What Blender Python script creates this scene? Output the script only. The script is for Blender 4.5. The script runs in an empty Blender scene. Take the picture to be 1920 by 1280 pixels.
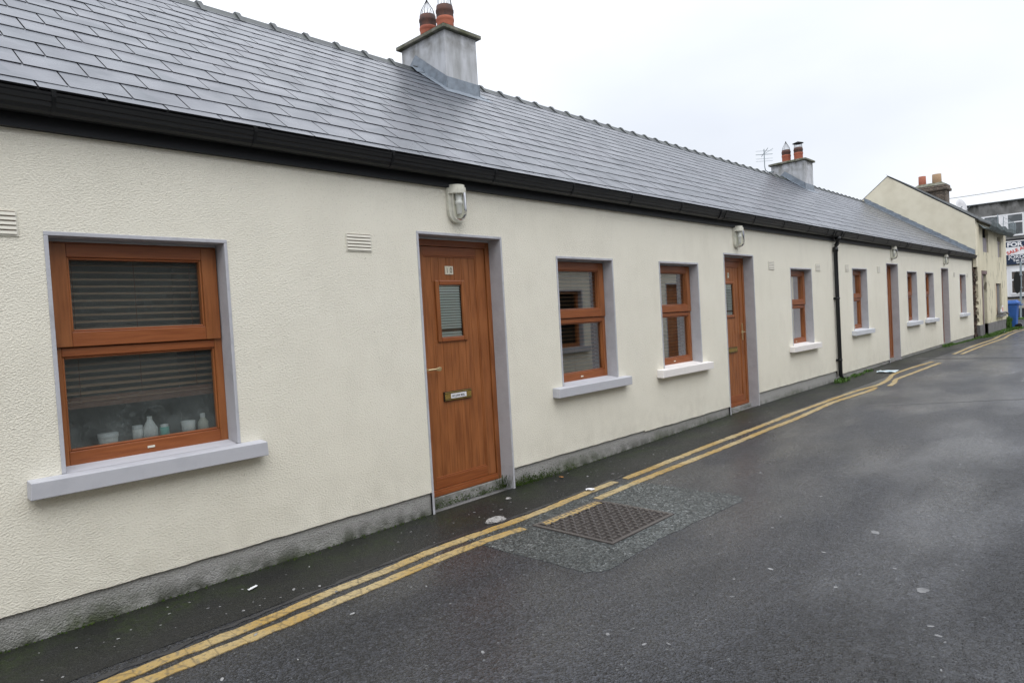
import bpy, math, random
from mathutils import Vector, Matrix
random.seed(7)
scene = bpy.context.scene
COL = scene.collection

# ------------------------------------------------------------------ camera
YAW, PITCH, ROLL = [math.radians(a) for a in (43.765, -1.8016, -3.2513)]
fw = Vector((math.cos(YAW)*math.cos(PITCH), math.sin(YAW)*math.cos(PITCH), math.sin(PITCH)))
rt = Vector((math.sin(YAW), -math.cos(YAW), 0)); up = rt.cross(fw)
rt2 = rt*math.cos(ROLL)+up*math.sin(ROLL); up2 = -rt*math.sin(ROLL)+up*math.cos(ROLL)
cam = bpy.data.cameras.new('camera'); camo = bpy.data.objects.new('camera', cam); COL.objects.link(camo)
M = Matrix((rt2, up2, -fw)).transposed().to_4x4(); M.translation = Vector((0, -4.111, 1.5))
camo.matrix_world = M
cam.sensor_width = 36; cam.lens = 1240.99/1920*36; cam.clip_start = .05; cam.clip_end = 600
scene.camera = camo
# ------------------------------------------------------------------ world, sun, exposure
SUN_EL, SUN_AZ = math.radians(58), math.radians(-118)      # azimuth from +x, counter-clockwise
w = bpy.data.worlds.new('World'); scene.world = w; w.use_nodes = True
nt = w.node_tree; nt.nodes.clear()
def N(t, ty, **k):
    n = t.nodes.new(ty)
    for a, b in k.items(): setattr(n, a, b)
    return n
out = N(nt, 'ShaderNodeOutputWorld'); bg = N(nt, 'ShaderNodeBackground')
tc = N(nt, 'ShaderNodeTexCoord'); sx = N(nt, 'ShaderNodeSeparateXYZ'); nt.links.new(tc.outputs['Generated'], sx.inputs[0])
mr = N(nt, 'ShaderNodeMapRange'); zq = N(nt, 'ShaderNodeMath', operation='POWER'); zq.use_clamp = False; zmx = N(nt, 'ShaderNodeMath', operation='MAXIMUM'); nt.links.new(sx.outputs['Z'], zmx.inputs[0]); zmx.inputs[1].default_value = 0; nt.links.new(zmx.outputs[0], zq.inputs[0]); zq.inputs[1].default_value = 1.7; nt.links.new(zq.outputs[0], mr.inputs[0])
mr.inputs[1].default_value = 0; mr.inputs[2].default_value = 1; mr.inputs[3].default_value = .785; mr.inputs[4].default_value = 2.05
no = N(nt, 'ShaderNodeTexNoise'); no.inputs['Scale'].default_value = 1.6; no.inputs['Detail'].default_value = 5; no.inputs['Roughness'].default_value = .45
mp = N(nt, 'ShaderNodeMapping'); mp.inputs['Scale'].default_value = (1, 1, 2.2)
nt.links.new(tc.outputs['Generated'], mp.inputs[0]); nt.links.new(mp.outputs[0], no.inputs['Vector'])
mn = N(nt, 'ShaderNodeMapRange'); nt.links.new(no.outputs[0], mn.inputs[0])
mn.inputs[1].default_value = .3; mn.inputs[2].default_value = .7; mn.inputs[3].default_value = .86; mn.inputs[4].default_value = 1.09
mu = N(nt, 'ShaderNodeMath', operation='MULTIPLY'); nt.links.new(mr.outputs[0], mu.inputs[0]); nt.links.new(mn.outputs[0], mu.inputs[1])
cc = N(nt, 'ShaderNodeMix', data_type='RGBA'); nt.links.new(no.outputs[0], cc.inputs[0])
cc.inputs[6].default_value = (.875, .93, 1.03, 1); cc.inputs[7].default_value = (.965, .98, 1.015, 1)
vm = N(nt, 'ShaderNodeVectorMath', operation='SCALE'); nt.links.new(cc.outputs[2], vm.inputs[0]); nt.links.new(mu.outputs[0], vm.inputs['Scale'])
sky = N(nt, 'ShaderNodeTexSky', sky_type='NISHITA'); sky.sun_disc = False; sky.sun_elevation = SUN_EL
sky.sun_rotation = math.radians(90)-SUN_AZ; sky.air_density = 1; sky.dust_density = 3
vs = N(nt, 'ShaderNodeVectorMath', operation='SCALE'); nt.links.new(sky.outputs[0], vs.inputs[0]); vs.inputs['Scale'].default_value = .012
va = N(nt, 'ShaderNodeVectorMath', operation='ADD'); nt.links.new(vm.outputs[0], va.inputs[0]); nt.links.new(vs.outputs[0], va.inputs[1])
nt.links.new(va.outputs[0], bg.inputs[0]); bg.inputs[1].default_value = 1.0; nt.links.new(bg.outputs[0], out.inputs[0])
sl = bpy.data.lights.new('sun', 'SUN'); sl.energy = 1.15; sl.angle = math.radians(55); sl.color = (1, .975, .94)
so = bpy.data.objects.new('sun', sl); COL.objects.link(so)
sd = Vector((math.cos(SUN_EL)*math.cos(SUN_AZ), math.cos(SUN_EL)*math.sin(SUN_AZ), math.sin(SUN_EL)))
so.rotation_euler = sd.to_track_quat('Z', 'Y').to_euler()
scene.view_settings.view_transform = 'Standard'; scene.view_settings.look = 'None'
scene.view_settings.exposure = .22; scene.view_settings.gamma = 1
scene.render.engine = 'CYCLES'

# ------------------------------------------------------------------ helpers
GX = [-50, 5, 9, 13, 17, 22, 26.5, 34, 80]; GZ = [0, 0, .05, .05, .09, .09, .04, .02, 0]
def zg(x):
    if x <= GX[0]: return GZ[0]
    for i in range(len(GX)-1):
        if x <= GX[i+1]: return GZ[i]+(GZ[i+1]-GZ[i])*(x-GX[i])/(GX[i+1]-GX[i])
    return 0.
class MB:
    def __init__(s): s.v = []; s.f = []; s.m = []; s.sm = []
    def poly(s, pts, m=0, sm=False):
        n = len(s.v); s.v += [tuple(p) for p in pts]; s.f.append(tuple(range(n, n+len(pts)))); s.m.append(m); s.sm.append(sm)
    def faces(s, vs, fs, m=0, sm=False):
        n = len(s.v); s.v += [tuple(p) for p in vs]
        for f in fs: s.f.append(tuple(i+n for i in f)); s.m.append(m); s.sm.append(sm)
    def box(s, x0, x1, y0, y1, z0, z1, m=0):
        vs = [(x, y, z) for z in (z0, z1) for y in (y0, y1) for x in (x0, x1)]
        s.faces(vs, [(0, 2, 3, 1), (4, 5, 7, 6), (0, 1, 5, 4), (2, 6, 7, 3), (0, 4, 6, 2), (1, 3, 7, 5)], m)
    def prism(s, prof, x0, x1, m=0, sm=False, caps=True):     # profile (y,z) extruded along x
        n = len(prof); vs = [(x0, a, b) for a, b in prof]+[(x1, a, b) for a, b in prof]
        s.faces(vs, [(i, (i+1) % n, n+(i+1) % n, n+i) for i in range(n)], m, sm)
        if caps: s.faces(vs, [tuple(range(n))[::-1], tuple(range(n, 2*n))], m)
    def prismy(s, prof, y0, y1, m=0, sm=False):               # profile (x,z) extruded along y
        n = len(prof); vs = [(a, y0, b) for a, b in prof]+[(a, y1, b) for a, b in prof]
        s.faces(vs, [(i, n+i, n+(i+1) % n, (i+1) % n) for i in range(n)], m, sm)
        s.faces(vs, [tuple(range(n)), tuple(range(n, 2*n))[::-1]], m)
    def lathe(s, prof, c, n=20, m=0, sm=True):                # prof (r,z)
        k = len(prof); vs = [(c[0]+r*math.cos(2*math.pi*j/n), c[1]+r*math.sin(2*math.pi*j/n), c[2]+z) for r, z in prof for j in range(n)]
        fs = [(i*n+j, i*n+(j+1) % n, (i+1)*n+(j+1) % n, (i+1)*n+j) for i in range(k-1) for j in range(n)]
        s.faces(vs, fs, m, sm)
    def tube(s, path, r, n=8, m=0, cap=True):
        path = [Vector(p) for p in path]; rings = []
        for i, p in enumerate(path):
            d = ((path[min(i+1, len(path)-1)]-path[max(i-1, 0)])).normalized()
            a = d.cross(Vector((0, 0, 1)) if abs(d.z) < .9 else Vector((1, 0, 0))).normalized(); b = d.cross(a)
            rings.append([p+(a*math.cos(2*math.pi*j/n)+b*math.sin(2*math.pi*j/n))*r for j in range(n)])
        vs = [q for rg in rings for q in rg]; k = len(path)
        s.faces(vs, [(i*n+j, (i+1)*n+j, (i+1)*n+(j+1) % n, i*n+(j+1) % n) for i in range(k-1) for j in range(n)], m, True)
        if cap: s.faces(vs, [tuple(range(n)), tuple(range((k-1)*n, k*n))[::-1]], m)
    def mesh(s, name, mats):
        me = bpy.data.meshes.new(name); me.from_pydata(s.v, [], s.f)
        for q in mats: me.materials.append(q)
        me.polygons.foreach_set('material_index', s.m); me.polygons.foreach_set('use_smooth', s.sm); me.update()
        return me
def link(name, me, parent=None, loc=(0, 0, 0), rot=None, bevel=0, label=None):
    o = bpy.data.objects.new(name, me); COL.objects.link(o); o.location = loc
    if rot: o.rotation_euler = rot
    if parent: o.parent = parent
    if bevel:
        b = o.modifiers.new('bevel', 'BEVEL'); b.width = bevel; b.segments = 2; b.limit_method = 'ANGLE'
    if label: o['label'] = label
    return o
def build(name, mb, mats, parent=None, **k):
    """parts of a thing whose empty stands at world origin offset: mesh given in world coordinates"""
    if not isinstance(mats, (list, tuple)): mats = [mats]
    if parent:                                                 # re-base the vertices on the parent
        w0 = wloc(parent); mb.v = [(a-w0[0], b-w0[1], c-w0[2]) for a, b, c in mb.v]
    return link(name, mb.mesh(name, mats), parent, **k)
def wloc(o):
    l = Vector((0, 0, 0))
    while o: l += o.location; o = o.parent
    return l
def tag(o, label=None, cat=None, group=None, kind=None):
    if label: o['label'] = label
    if cat: o['category'] = cat
    if group: o['group'] = group
    if kind: o['kind'] = kind
    return o
def thing(name, label, cat, loc, group=None):
    return tag(link(name, None, None, loc), label, cat, group)
def rebase(o, c):                                              # move the origin of a single-mesh thing to its base
    c = Vector(c)
    for v in o.data.vertices: v.co -= c
    o.location = c; return o
def text_mb(mb, s, size, org, ux, uy, m=0, sx=1.0, bold=0, depth=.0):
    cu = bpy.data.curves.new('t', 'FONT'); cu.body = s; cu.size = size; cu.offset = bold; cu.resolution_u = 3
    ob = bpy.data.objects.new('t', cu); COL.objects.link(ob); dg = bpy.context.evaluated_depsgraph_get(); dg.update()
    me = bpy.data.meshes.new_from_object(ob.evaluated_get(dg)); org = Vector(org); ux = Vector(ux); uy = Vector(uy)
    mb.faces([org+ux*(v.co.x*sx)+uy*v.co.y for v in me.vertices], [tuple(p.vertices) for p in me.polygons], m)
    wd = max([v.co.x for v in me.vertices]+[0])*sx
    bpy.data.objects.remove(ob); bpy.data.meshes.remove(me); bpy.data.curves.remove(cu)
    return wd

# ------------------------------------------------------------------ materials
def mat(name, col, rough=.6, spec=.5, metal=0, bump=None, var=None, stretch=(1, 1, 1), extra=None, coat=0):
    """bump=(scale, strength, distance), var=(scale, colour2, lo, hi)"""
    m = bpy.data.materials.new(name); m.use_nodes = True; t = m.node_tree; b = t.nodes['Principled BSDF']
    b.inputs['Base Color'].default_value = (*col, 1); b.inputs['Roughness'].default_value = rough
    b.inputs['Specular IOR Level'].default_value = spec; b.inputs['Metallic'].default_value = metal
    if coat: b.inputs['Coat Weight'].default_value = coat; b.inputs['Coat Roughness'].default_value = .15
    g = N(t, 'ShaderNodeNewGeometry'); mpn = N(t, 'ShaderNodeMapping'); mpn.inputs['Scale'].default_value = stretch
    t.links.new(g.outputs['Position'], mpn.inputs[0]); P = mpn.outputs[0]
    c = None
    if var:
        n = N(t, 'ShaderNodeTexNoise'); n.inputs['Scale'].default_value = var[0]; n.inputs['Detail'].default_value = 6; n.inputs['Roughness'].default_value = .6
        t.links.new(P, n.inputs['Vector']); r = N(t, 'ShaderNodeMapRange'); t.links.new(n.outputs[0], r.inputs[0])
        r.inputs[1].default_value = var[2]; r.inputs[2].default_value = var[3]
        x = N(t, 'ShaderNodeMix', data_type='RGBA'); t.links.new(r.outputs[0], x.inputs[0])
        x.inputs[6].default_value = (*col, 1); x.inputs[7].default_value = (*var[1], 1); c = x.outputs[2]
    if bump:
        n = N(t, 'ShaderNodeTexNoise'); n.inputs['Scale'].default_value = bump[0]; n.inputs['Detail'].default_value = 3
        t.links.new(P, n.inputs['Vector']); bb = N(t, 'ShaderNodeBump'); bb.inputs['Strength'].default_value = bump[1]; bb.inputs['Distance'].default_value = bump[2]
        t.links.new(n.outputs[0], bb.inputs['Height']); t.links.new(bb.outputs[0], b.inputs['Normal'])
    if extra: c = extra(t, b, g.outputs['Position'], c, col) or c
    if c: t.links.new(c, b.inputs['Base Color'])
    return m
def mixc(t, fac, a, b):
    x = N(t, 'ShaderNodeMix', data_type='RGBA')
    for s, v in ((0, fac), (6, a), (7, b)):
        if isinstance(v, (tuple, float, int)): x.inputs[s].default_value = (*v, 1) if isinstance(v, tuple) else v
        else: t.links.new(v, x.inputs[s])
    return x.outputs[2]
def noise(t, P, sc, lo, hi, a=0, b=1, detail=5, stretch=None):
    if stretch:
        q = N(t, 'ShaderNodeMapping'); q.inputs['Scale'].default_value = stretch; t.links.new(P, q.inputs[0]); P = q.outputs[0]
    n = N(t, 'ShaderNodeTexNoise'); n.inputs['Scale'].default_value = sc; n.inputs['Detail'].default_value = detail; t.links.new(P, n.inputs['Vector'])
    r = N(t, 'ShaderNodeMapRange'); t.links.new(n.outputs[0], r.inputs[0])
    for i, v in enumerate((lo, hi, a, b)): r.inputs[i+1].default_value = v
    return r.outputs[0]
def zramp(t, P, z0, z1, a=1, b=0, ax='Z'):
    s = N(t, 'ShaderNodeSeparateXYZ'); t.links.new(P, s.inputs[0]); r = N(t, 'ShaderNodeMapRange'); t.links.new(s.outputs[ax], r.inputs[0])
    for i, v in enumerate((z0, z1, a, b)): r.inputs[i+1].default_value = v
    return r.outputs[0]
def mul(t, a, b, op='MULTIPLY', clamp=False):
    m = N(t, 'ShaderNodeMath', operation=op); m.use_clamp = clamp
    for i, v in enumerate((a, b)):
        if isinstance(v, (int, float)): m.inputs[i].default_value = v
        else: t.links.new(v, m.inputs[i])
    return m.outputs[0]

def render_x(strength, dist):
    def f(t, b, P, c, col):
        # worked render: short raised flecks of different size plus slow unevenness
        n1 = N(t, 'ShaderNodeTexNoise'); n1.inputs['Scale'].default_value = 104; n1.inputs['Detail'].default_value = 2.5
        q = N(t, 'ShaderNodeMapping'); q.inputs['Scale'].default_value = (.75, .75, 1.25); q.inputs['Rotation'].default_value = (0, .5, 0); t.links.new(P, q.inputs[0]); t.links.new(q.outputs[0], n1.inputs['Vector'])
        r = N(t, 'ShaderNodeMapRange'); t.links.new(n1.outputs[0], r.inputs[0]); r.inputs[1].default_value = .42; r.inputs[2].default_value = .68
        a = mul(t, r.outputs[0], noise(t, P, 2.2, .3, .7, .45, 1.0))
        bb = N(t, 'ShaderNodeBump'); bb.inputs['Strength'].default_value = strength; bb.inputs['Distance'].default_value = dist
        t.links.new(a, bb.inputs['Height'])
        b2 = N(t, 'ShaderNodeBump'); b2.inputs['Strength'].default_value = .5; b2.inputs['Distance'].default_value = .03
        t.links.new(noise(t, P, 1.7, 0, 1, detail=2), b2.inputs['Height']); t.links.new(bb.outputs[0], b2.inputs['Normal']); t.links.new(b2.outputs[0], b.inputs['Normal'])
        c = mixc(t, noise(t, P, .9, .35, .75, 0, .35), tuple(col), (.72, .685, .57))
        c = mixc(t, noise(t, P, 4, .5, .8, 0, .17, stretch=(1.2, 1.2, .5)), c, (.50, .47, .39))       # faint run marks
        c = mixc(t, noise(t, P, 26, .70, .76, 0, .6), c, (.30, .26, .20))                                # specks of dirt
        c = mixc(t, mul(t, zramp(t, P, .16, .55), noise(t, P, 7, .4, .75, 0, .32)), c, (.45, .42, .34))  # splashed foot of the wall
        pit = N(t, 'ShaderNodeMapRange'); t.links.new(n1.outputs[0], pit.inputs[0]); pit.inputs[1].default_value = .40; pit.inputs[2].default_value = .30; pit.inputs[4].default_value = .45
        c = mixc(t, pit.outputs[0], c, (.40, .37, .30))
        return c
    return f
WALL = mat('cream_render', (.785, .757, .655), .88, .25, extra=render_x(.62, .0052))
WALL2 = mat('cream_render_smooth', (.72, .67, .53), .9, .2, bump=(40, .3, .004), var=(2.5, (.60, .55, .42), .4, .8))
def plinth_x(t, b, P, c, col):
    v = N(t, 'ShaderNodeTexVoronoi'); v.inputs['Scale'].default_value = 110; t.links.new(P, v.inputs['Vector'])
    c = mixc(t, mul(t, v.outputs['Distance'], .6), (.43, .425, .41), (.20, .20, .195))
    c = mixc(t, mul(t, zramp(t, P, .0, .13), noise(t, P, 9, .3, .6)), c, (.045, .05, .035))
    c = mixc(t, mul(t, zramp(t, P, .02, .17), mul(t, noise(t, P, 1.7, .45, .66, 0, .9), noise(t, P, 28, .35, .65, .3, 1))), c, (.06, .08, .03))
    bb = N(t, 'ShaderNodeBump'); bb.inputs['Strength'].default_value = .8; bb.inputs['Distance'].default_value = .006
    t.links.new(v.outputs['Distance'], bb.inputs['Height']); t.links.new(bb.outputs[0], b.inputs['Normal'])
    return c
PLINTH = mat('concrete_plinth', (.25, .25, .24), .85, .3, extra=plinth_x)
REVEAL = mat('grey_masonry_paint', (.46, .465, .485), .75, .3, bump=(70, .45, .005), var=(6, (.37, .365, .39), .45, .8))
BAND = mat('pale_grey_paint', (.46, .465, .50), .7, .3, bump=(60, .4, .004), var=(9, (.30, .30, .32), .5, .8))
SILLG = mat('grey_sill_paint', (.50, .507, .545), .6, .35, bump=(50, .15, .002), var=(7, (.42, .43, .47), .5, .85))
SILLW = mat('white_sill_paint', (.83, .80, .78), .5, .4, bump=(50, .15, .002), var=(12, (.72, .69, .66), .55, .85))
SILLP = mat('pale_sill_paint', (.60, .62, .66), .6, .35, bump=(50, .15, .002), var=(7, (.5, .52, .55), .5, .85))
def oak_x(t, b, P, c, col):
    g = noise(t, P, 9, .3, .72, 0, 1, detail=8, stretch=(9, 9, .55))
    g2 = noise(t, P, 3.5, .35, .7, 0, 1, detail=3, stretch=(5, 5, .8))
    c = mixc(t, g, (.275, .098, .031), (.165, .050, .015)); c = mixc(t, mul(t, g2, .75), c, (.37, .135, .045)); return c
OAK = mat('golden_oak_foil', (.30, .09, .025), .30, .45, extra=oak_x)
def oakh_x(t, b, P, c, col):
    g = noise(t, P, 9, .3, .72, 0, 1, detail=8, stretch=(.5, 9, 9)); return mixc(t, g, (.30, .096, .031), (.20, .056, .017))
OAKH = mat('golden_oak_foil_horizontal', (.30, .09, .025), .30, .45, extra=oakh_x)
BLACK = mat('black_upvc', (.0070, .0080, .0095), .42, .4, bump=(20, .1, .003))
FASC = mat('black_fascia_board', (.006, .0075, .010), .5, .3, bump=(20, .1, .003))
def slate_x(t, b, P, c, col):
    v = N(t, 'ShaderNodeTexVoronoi'); v.inputs['Scale'].default_value = 1
    q = N(t, 'ShaderNodeMapping'); q.inputs['Scale'].default_value = (3.226, 4.62, 0); t.links.new(P, q.inputs[0]); t.links.new(q.outputs[0], v.inputs['Vector'])
    s = N(t, 'ShaderNodeSeparateColor'); t.links.new(v.outputs['Color'], s.inputs[0])
    c = mixc(t, mul(t, s.outputs[0], .9), (.060, .069, .083), (.100, .103, .121))
    c = mixc(t, noise(t, P, 5, .4, .8, 0, .6), c, (.048, .051, .062))
    t.links.new(noise(t, P, 4, .3, .75, .24, .42), b.inputs['Roughness'])
    bb = N(t, 'ShaderNodeBump'); bb.inputs['Strength'].default_value = .35; bb.inputs['Distance'].default_value = .004
    t.links.new(noise(t, P, 30, 0, 1, detail=4), bb.inputs['Height']); t.links.new(bb.outputs[0], b.inputs['Normal'])
    return c
SLATE = mat('damp_fibre_slate', (.08, .085, .10), .4, .6, extra=slate_x)
SLATEE = mat('slate_edge', (.018, .018, .02), .8, .2)
RIDGE = mat('ridge_tile', (.045, .05, .052), .5, .4, bump=(30, .3, .004), var=(6, (.075, .085, .078), .45, .7))
LEAD = mat('lead_flashing', (.20, .235, .275), .5, .5, bump=(9, .35, .02), var=(9, (.13, .15, .175), .4, .7))
def chim_x(t, b, P, c, col):
    c = mixc(t, noise(t, P, 7, .42, .68, 0, .85, stretch=(1, 1, .22)), (.50, .51, .53), (.28, .285, .28))
    return mixc(t, mul(t, zramp(t, P, 5.0, 5.45, 0, 1), noise(t, P, 5, .4, .65)), c, (.17, .165, .15))
CHIM = mat('weathered_chimney_render', (.45, .45, .44), .85, .25, bump=(50, .35, .006), extra=chim_x)
CAPM = mat('mossy_concrete_cap', (.19, .185, .155), .9, .2, bump=(35, .6, .01), var=(8, (.10, .105, .065), .42, .62))
POT = mat('terracotta_pot', (.38, .115, .065), .7, .3, bump=(30, .2, .004), var=(5, (.26, .08, .05), .4, .7))
SOOT = mat('sooty_pot_band', (.115, .055, .042), .8, .3, var=(8, (.05, .04, .038), .4, .7))
WIRE = mat('cowl_wire', (.05, .048, .05), .5, .5, metal=.6)
BRASS = mat('polished_brass', (.62, .44, .14), .25, .5, metal=1)
PBRASS = mat('pale_brass', (.78, .64, .38), .28, .5, metal=1)
WPLA = mat('aged_white_plastic', (.70, .69, .60), .5, .4, var=(14, (.50, .49, .42), .45, .75))
WHITE = mat('white_upvc', (.78, .78, .79), .4, .45, var=(3, (.68, .68, .69), .5, .8))
CREAMP = mat('cream_vent_plastic', (.68, .655, .575), .6, .35, var=(9, (.6, .58, .5), .4, .8))
VENTD = mat('painted_gap_shade', (.25, .19, .15), .9, .1)  # brown that paints the shade in gaps between louvres and blind slats
INT = mat('dim_plaster', (.22, .21, .20), .9, .2)
INTF = mat('dark_carpet', (.06, .055, .05), .95, .1)
TAN = mat('tan_venetian_slat', (.42, .26, .16), .5, .4)
BLIND = mat('white_venetian_slat', (.90, .93, .90), .5, .4)
NET = mat('net_curtain', (.50, .55, .53), .9, .1)
JARW = mat('white_jar_plastic', (.93, .93, .92), .5, .4)
DARKR = mat('blind_bottom_rail', (.20, .085, .05), .55, .3)
TEXTK = mat('black_lettering', (.012, .012, .012), .5, .3)
TILEC = mat('cream_number_tile', (.66, .62, .50), .5, .4)
def glass(name, refl=1.0, tint=(.82, .88, .86), streak=False, rough=.0):
    m = bpy.data.materials.new(name); m.use_nodes = True; t = m.node_tree; t.nodes.clear()
    o = N(t, 'ShaderNodeOutputMaterial'); tr = N(t, 'ShaderNodeBsdfTransparent'); tr.inputs[0].default_value = (*tint, 1)
    gl = N(t, 'ShaderNodeBsdfGlossy'); gl.inputs['Roughness'].default_value = rough; fr = N(t, 'ShaderNodeFresnel'); fr.inputs[0].default_value = 1.5
    mx = N(t, 'ShaderNodeMixShader'); f = mul(t, fr.outputs[0], refl, clamp=True); t.links.new(f, mx.inputs[0])
    base = tr.outputs[0]
    if streak:                                   # condensation: pale droplets and vertical runs
        g = N(t, 'ShaderNodeNewGeometry'); P = g.outputs['Position']
        a = noise(t, P, 24, .46, .80, 0, .17, detail=6, stretch=(5, 1, 1.6)); b = noise(t, P, 3, .35, .7, .25, 1)
        d = N(t, 'ShaderNodeBsdfDiffuse'); d.inputs[0].default_value = (.36, .42, .41, 1)
        m2 = N(t, 'ShaderNodeMixShader'); hz_ = mul(t, mul(t, zramp(t, P, .98, 1.22), noise(t, P, 5, .35, .65)), .20); t.links.new(mul(t, mul(t, mul(t, a, b), .075, 'ADD'), hz_, 'ADD'), m2.inputs[0]); t.links.new(base, m2.inputs[1]); t.links.new(d.outputs[0], m2.inputs[2]); base = m2.outputs[0]
    t.links.new(base, mx.inputs[1]); t.links.new(gl.outputs[0], mx.inputs[2]); t.links.new(mx.outputs[0], o.inputs[0])
    return m
GLASS = glass('window_glass', 6.0); GLASSC = glass('steamed_window_glass', .8, (.80, .86, .86), True, .10)
GLASSD = glass('door_glass', 1.8, (.95, 1, .98)); GLASSL = glass('lamp_glass', 1.0, (.93, .94, .90))
# road surfaces
def asphalt_x(dark, light, r0, r1, sc=75, bump=.012, moss=False, chips=0, film=0):
    def f(t, b, P, c, col):
        v = N(t, 'ShaderNodeTexVoronoi'); v.inputs['Scale'].default_value = sc; v.inputs['Randomness'].default_value = 1; t.links.new(P, v.inputs['Vector'])
        s = N(t, 'ShaderNodeSeparateColor'); t.links.new(v.outputs['Color'], s.inputs[0])
        r = N(t, 'ShaderNodeMapRange'); t.links.new(s.outputs[0], r.inputs[0]); r.inputs[1].default_value = .3; r.inputs[2].default_value = 1
        c = mixc(t, r.outputs[0], dark, light)
        if chips:
            r2 = N(t, 'ShaderNodeMapRange'); t.links.new(s.outputs[1], r2.inputs[0]); r2.inputs[1].default_value = 1-chips; r2.inputs[2].default_value = 1-chips+.02
            c = mixc(t, r2.outputs[0], c, (.24, .25, .25))
        c = mixc(t, noise(t, P, .8, .35, .7, 0, .5), c, tuple(x*.55 for x in dark))
        if moss:
            m1 = mul(t, zramp(t, P, -.52, -.06, 0, 1, 'Y'), noise(t, P, 2.6, .40, .62))
            m2 = mul(t, m1, noise(t, P, 22, .38, .62, .25, 1))
            c = mixc(t, mul(t, m2, .85), c, (.022, .036, .006))
            c = mixc(t, mul(t, zramp(t, P, -.14, -.01, 0, 1, 'Y'), .8), c, (.012, .014, .009))
        if not moss and sc == 100:
            for cx_, cy_, rx_, ry_ in ((6.4, -1.88, .42, .14), (9.15, -1.66, .42, .13), (9.9, -1.9, .2, .06), (7.6, -1.5, .25, .06)):
                q = N(t, 'ShaderNodeMapping'); q.inputs['Location'].default_value = (-cx_/rx_, -cy_/ry_, 0); q.inputs['Scale'].default_value = (1/rx_, 1/ry_, 0); t.links.new(P, q.inputs[0])
                ln = N(t, 'ShaderNodeVectorMath', operation='LENGTH'); t.links.new(q.outputs[0], ln.inputs[0])
                dd = mul(t, ln.outputs['Value'], noise(t, P, 5, .3, .7, -.6, .6), 'ADD'); rr_ = N(t, 'ShaderNodeMapRange'); t.links.new(dd, rr_.inputs[0]); rr_.inputs[1].default_value = .75; rr_.inputs[2].default_value = 1.05; rr_.inputs[3].default_value = .8; rr_.inputs[4].default_value = 0
                c = mixc(t, rr_.outputs[0], c, (.078, .070, .058))
            sp = N(t, 'ShaderNodeSeparateXYZ'); t.links.new(P, sp.inputs[0]); dx_ = mul(t, mul(t, mul(t, sp.outputs[0], -4.0, 'ADD'), 0, 'ABSOLUTE'), -1.0, 'ADD'); dy_ = mul(t, mul(t, mul(t, sp.outputs[1], 1.25, 'ADD'), 0, 'ABSOLUTE'), -.55, 'ADD')
            sd = mul(t, mul(t, dx_, dy_, 'MAXIMUM'), noise(t, P, 9, .3, .7, -.035, .035), 'ADD'); sr = N(t, 'ShaderNodeMapRange'); t.links.new(sd, sr.inputs[0]); sr.inputs[1].default_value = .05; sr.inputs[2].default_value = .085; sr.inputs[3].default_value = .8; sr.inputs[4].default_value = 0
            c = mixc(t, sr.outputs[0], c, (.030, .030, .033))
            c = mixc(t, noise(t, P, 1, .52, .72, 0, .5, stretch=(.25, 2.2, 1)), c, (.018, .019, .022))
        # damp film: broad wet and drier areas
        wet = noise(t, P, .55, .35, .68, 0, 1, detail=6, stretch=(.7, 1.5, 1)); fine = noise(t, P, 40, .3, .7, -.05, .08)
        rr = N(t, 'ShaderNodeMapRange'); t.links.new(wet, rr.inputs[0]); rr.inputs[3].default_value = r1; rr.inputs[4].default_value = r0
        t.links.new(mul(t, rr.outputs[0], fine, 'ADD'), b.inputs['Roughness'])
        bb = N(t, 'ShaderNodeBump'); bb.inputs['Strength'].default_value = .8; bb.inputs['Distance'].default_value = bump
        h = mul(t, v.outputs['Distance'], noise(t, P, 18, .3, .7, .4, 1)); t.links.new(h, bb.inputs['Height'])
        b2 = N(t, 'ShaderNodeBump'); b2.inputs['Strength'].default_value = .6; b2.inputs['Distance'].default_value = .05
        t.links.new(noise(t, P, 1.3, 0, 1, detail=3), b2.inputs['Height']); t.links.new(bb.outputs[0], b2.inputs['Normal']); t.links.new(b2.outputs[0], b.inputs['Normal'])
        if film:
            f1 = mul(t, noise(t, P, .9, .42, .64, 0, 1, detail=7, stretch=(.55, 1.4, 1)), mul(t, noise(t, P, 60, .38, .62, .3, 1), film)); t.links.new(f1, b.inputs['Coat Weight']); b.inputs['Coat Roughness'].default_value = .20
            b3 = N(t, 'ShaderNodeBump'); b3.inputs['Strength'].default_value = .6; b3.inputs['Distance'].default_value = .004; t.links.new(h, b3.inputs['Height']); t.links.new(b2.outputs[0], b3.inputs['Normal'])
            b4 = N(t, 'ShaderNodeBump'); b4.inputs['Strength'].default_value = .5; b4.inputs['Distance'].default_value = .006; t.links.new(noise(t, P, 42, .2, .8, 0, 1, detail=4), b4.inputs['Height']); t.links.new(b4.outputs[0], b.inputs['Coat Normal'])
        return c
    return f
ROAD = mat('damp_asphalt', (.04, .04, .042), .4, .5, extra=asphalt_x((.009, .0098, .012), (.056, .060, .073), .24, .46, 92, .013, chips=.012, film=.95))
STRIP = mat('dark_smooth_tarmac', (.02, .02, .02), .4, .4, extra=asphalt_x((.0085, .0092, .0085), (.024, .025, .0235), .42, .62, 120, .010, film=.25, moss=True, chips=.006))
PATCH = mat('coarse_patch_asphalt', (.08, .09, .09), .4, .5, extra=asphalt_x((.022, .027, .027), (.135, .148, .145), .34, .55, 72, .016, chips=.05))
SEAM = mat('bitumen_seam', (.034, .034, .037), .38, .5, bump=(50, .5, .008), var=(9, (.028, .028, .03), .4, .7))
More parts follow.
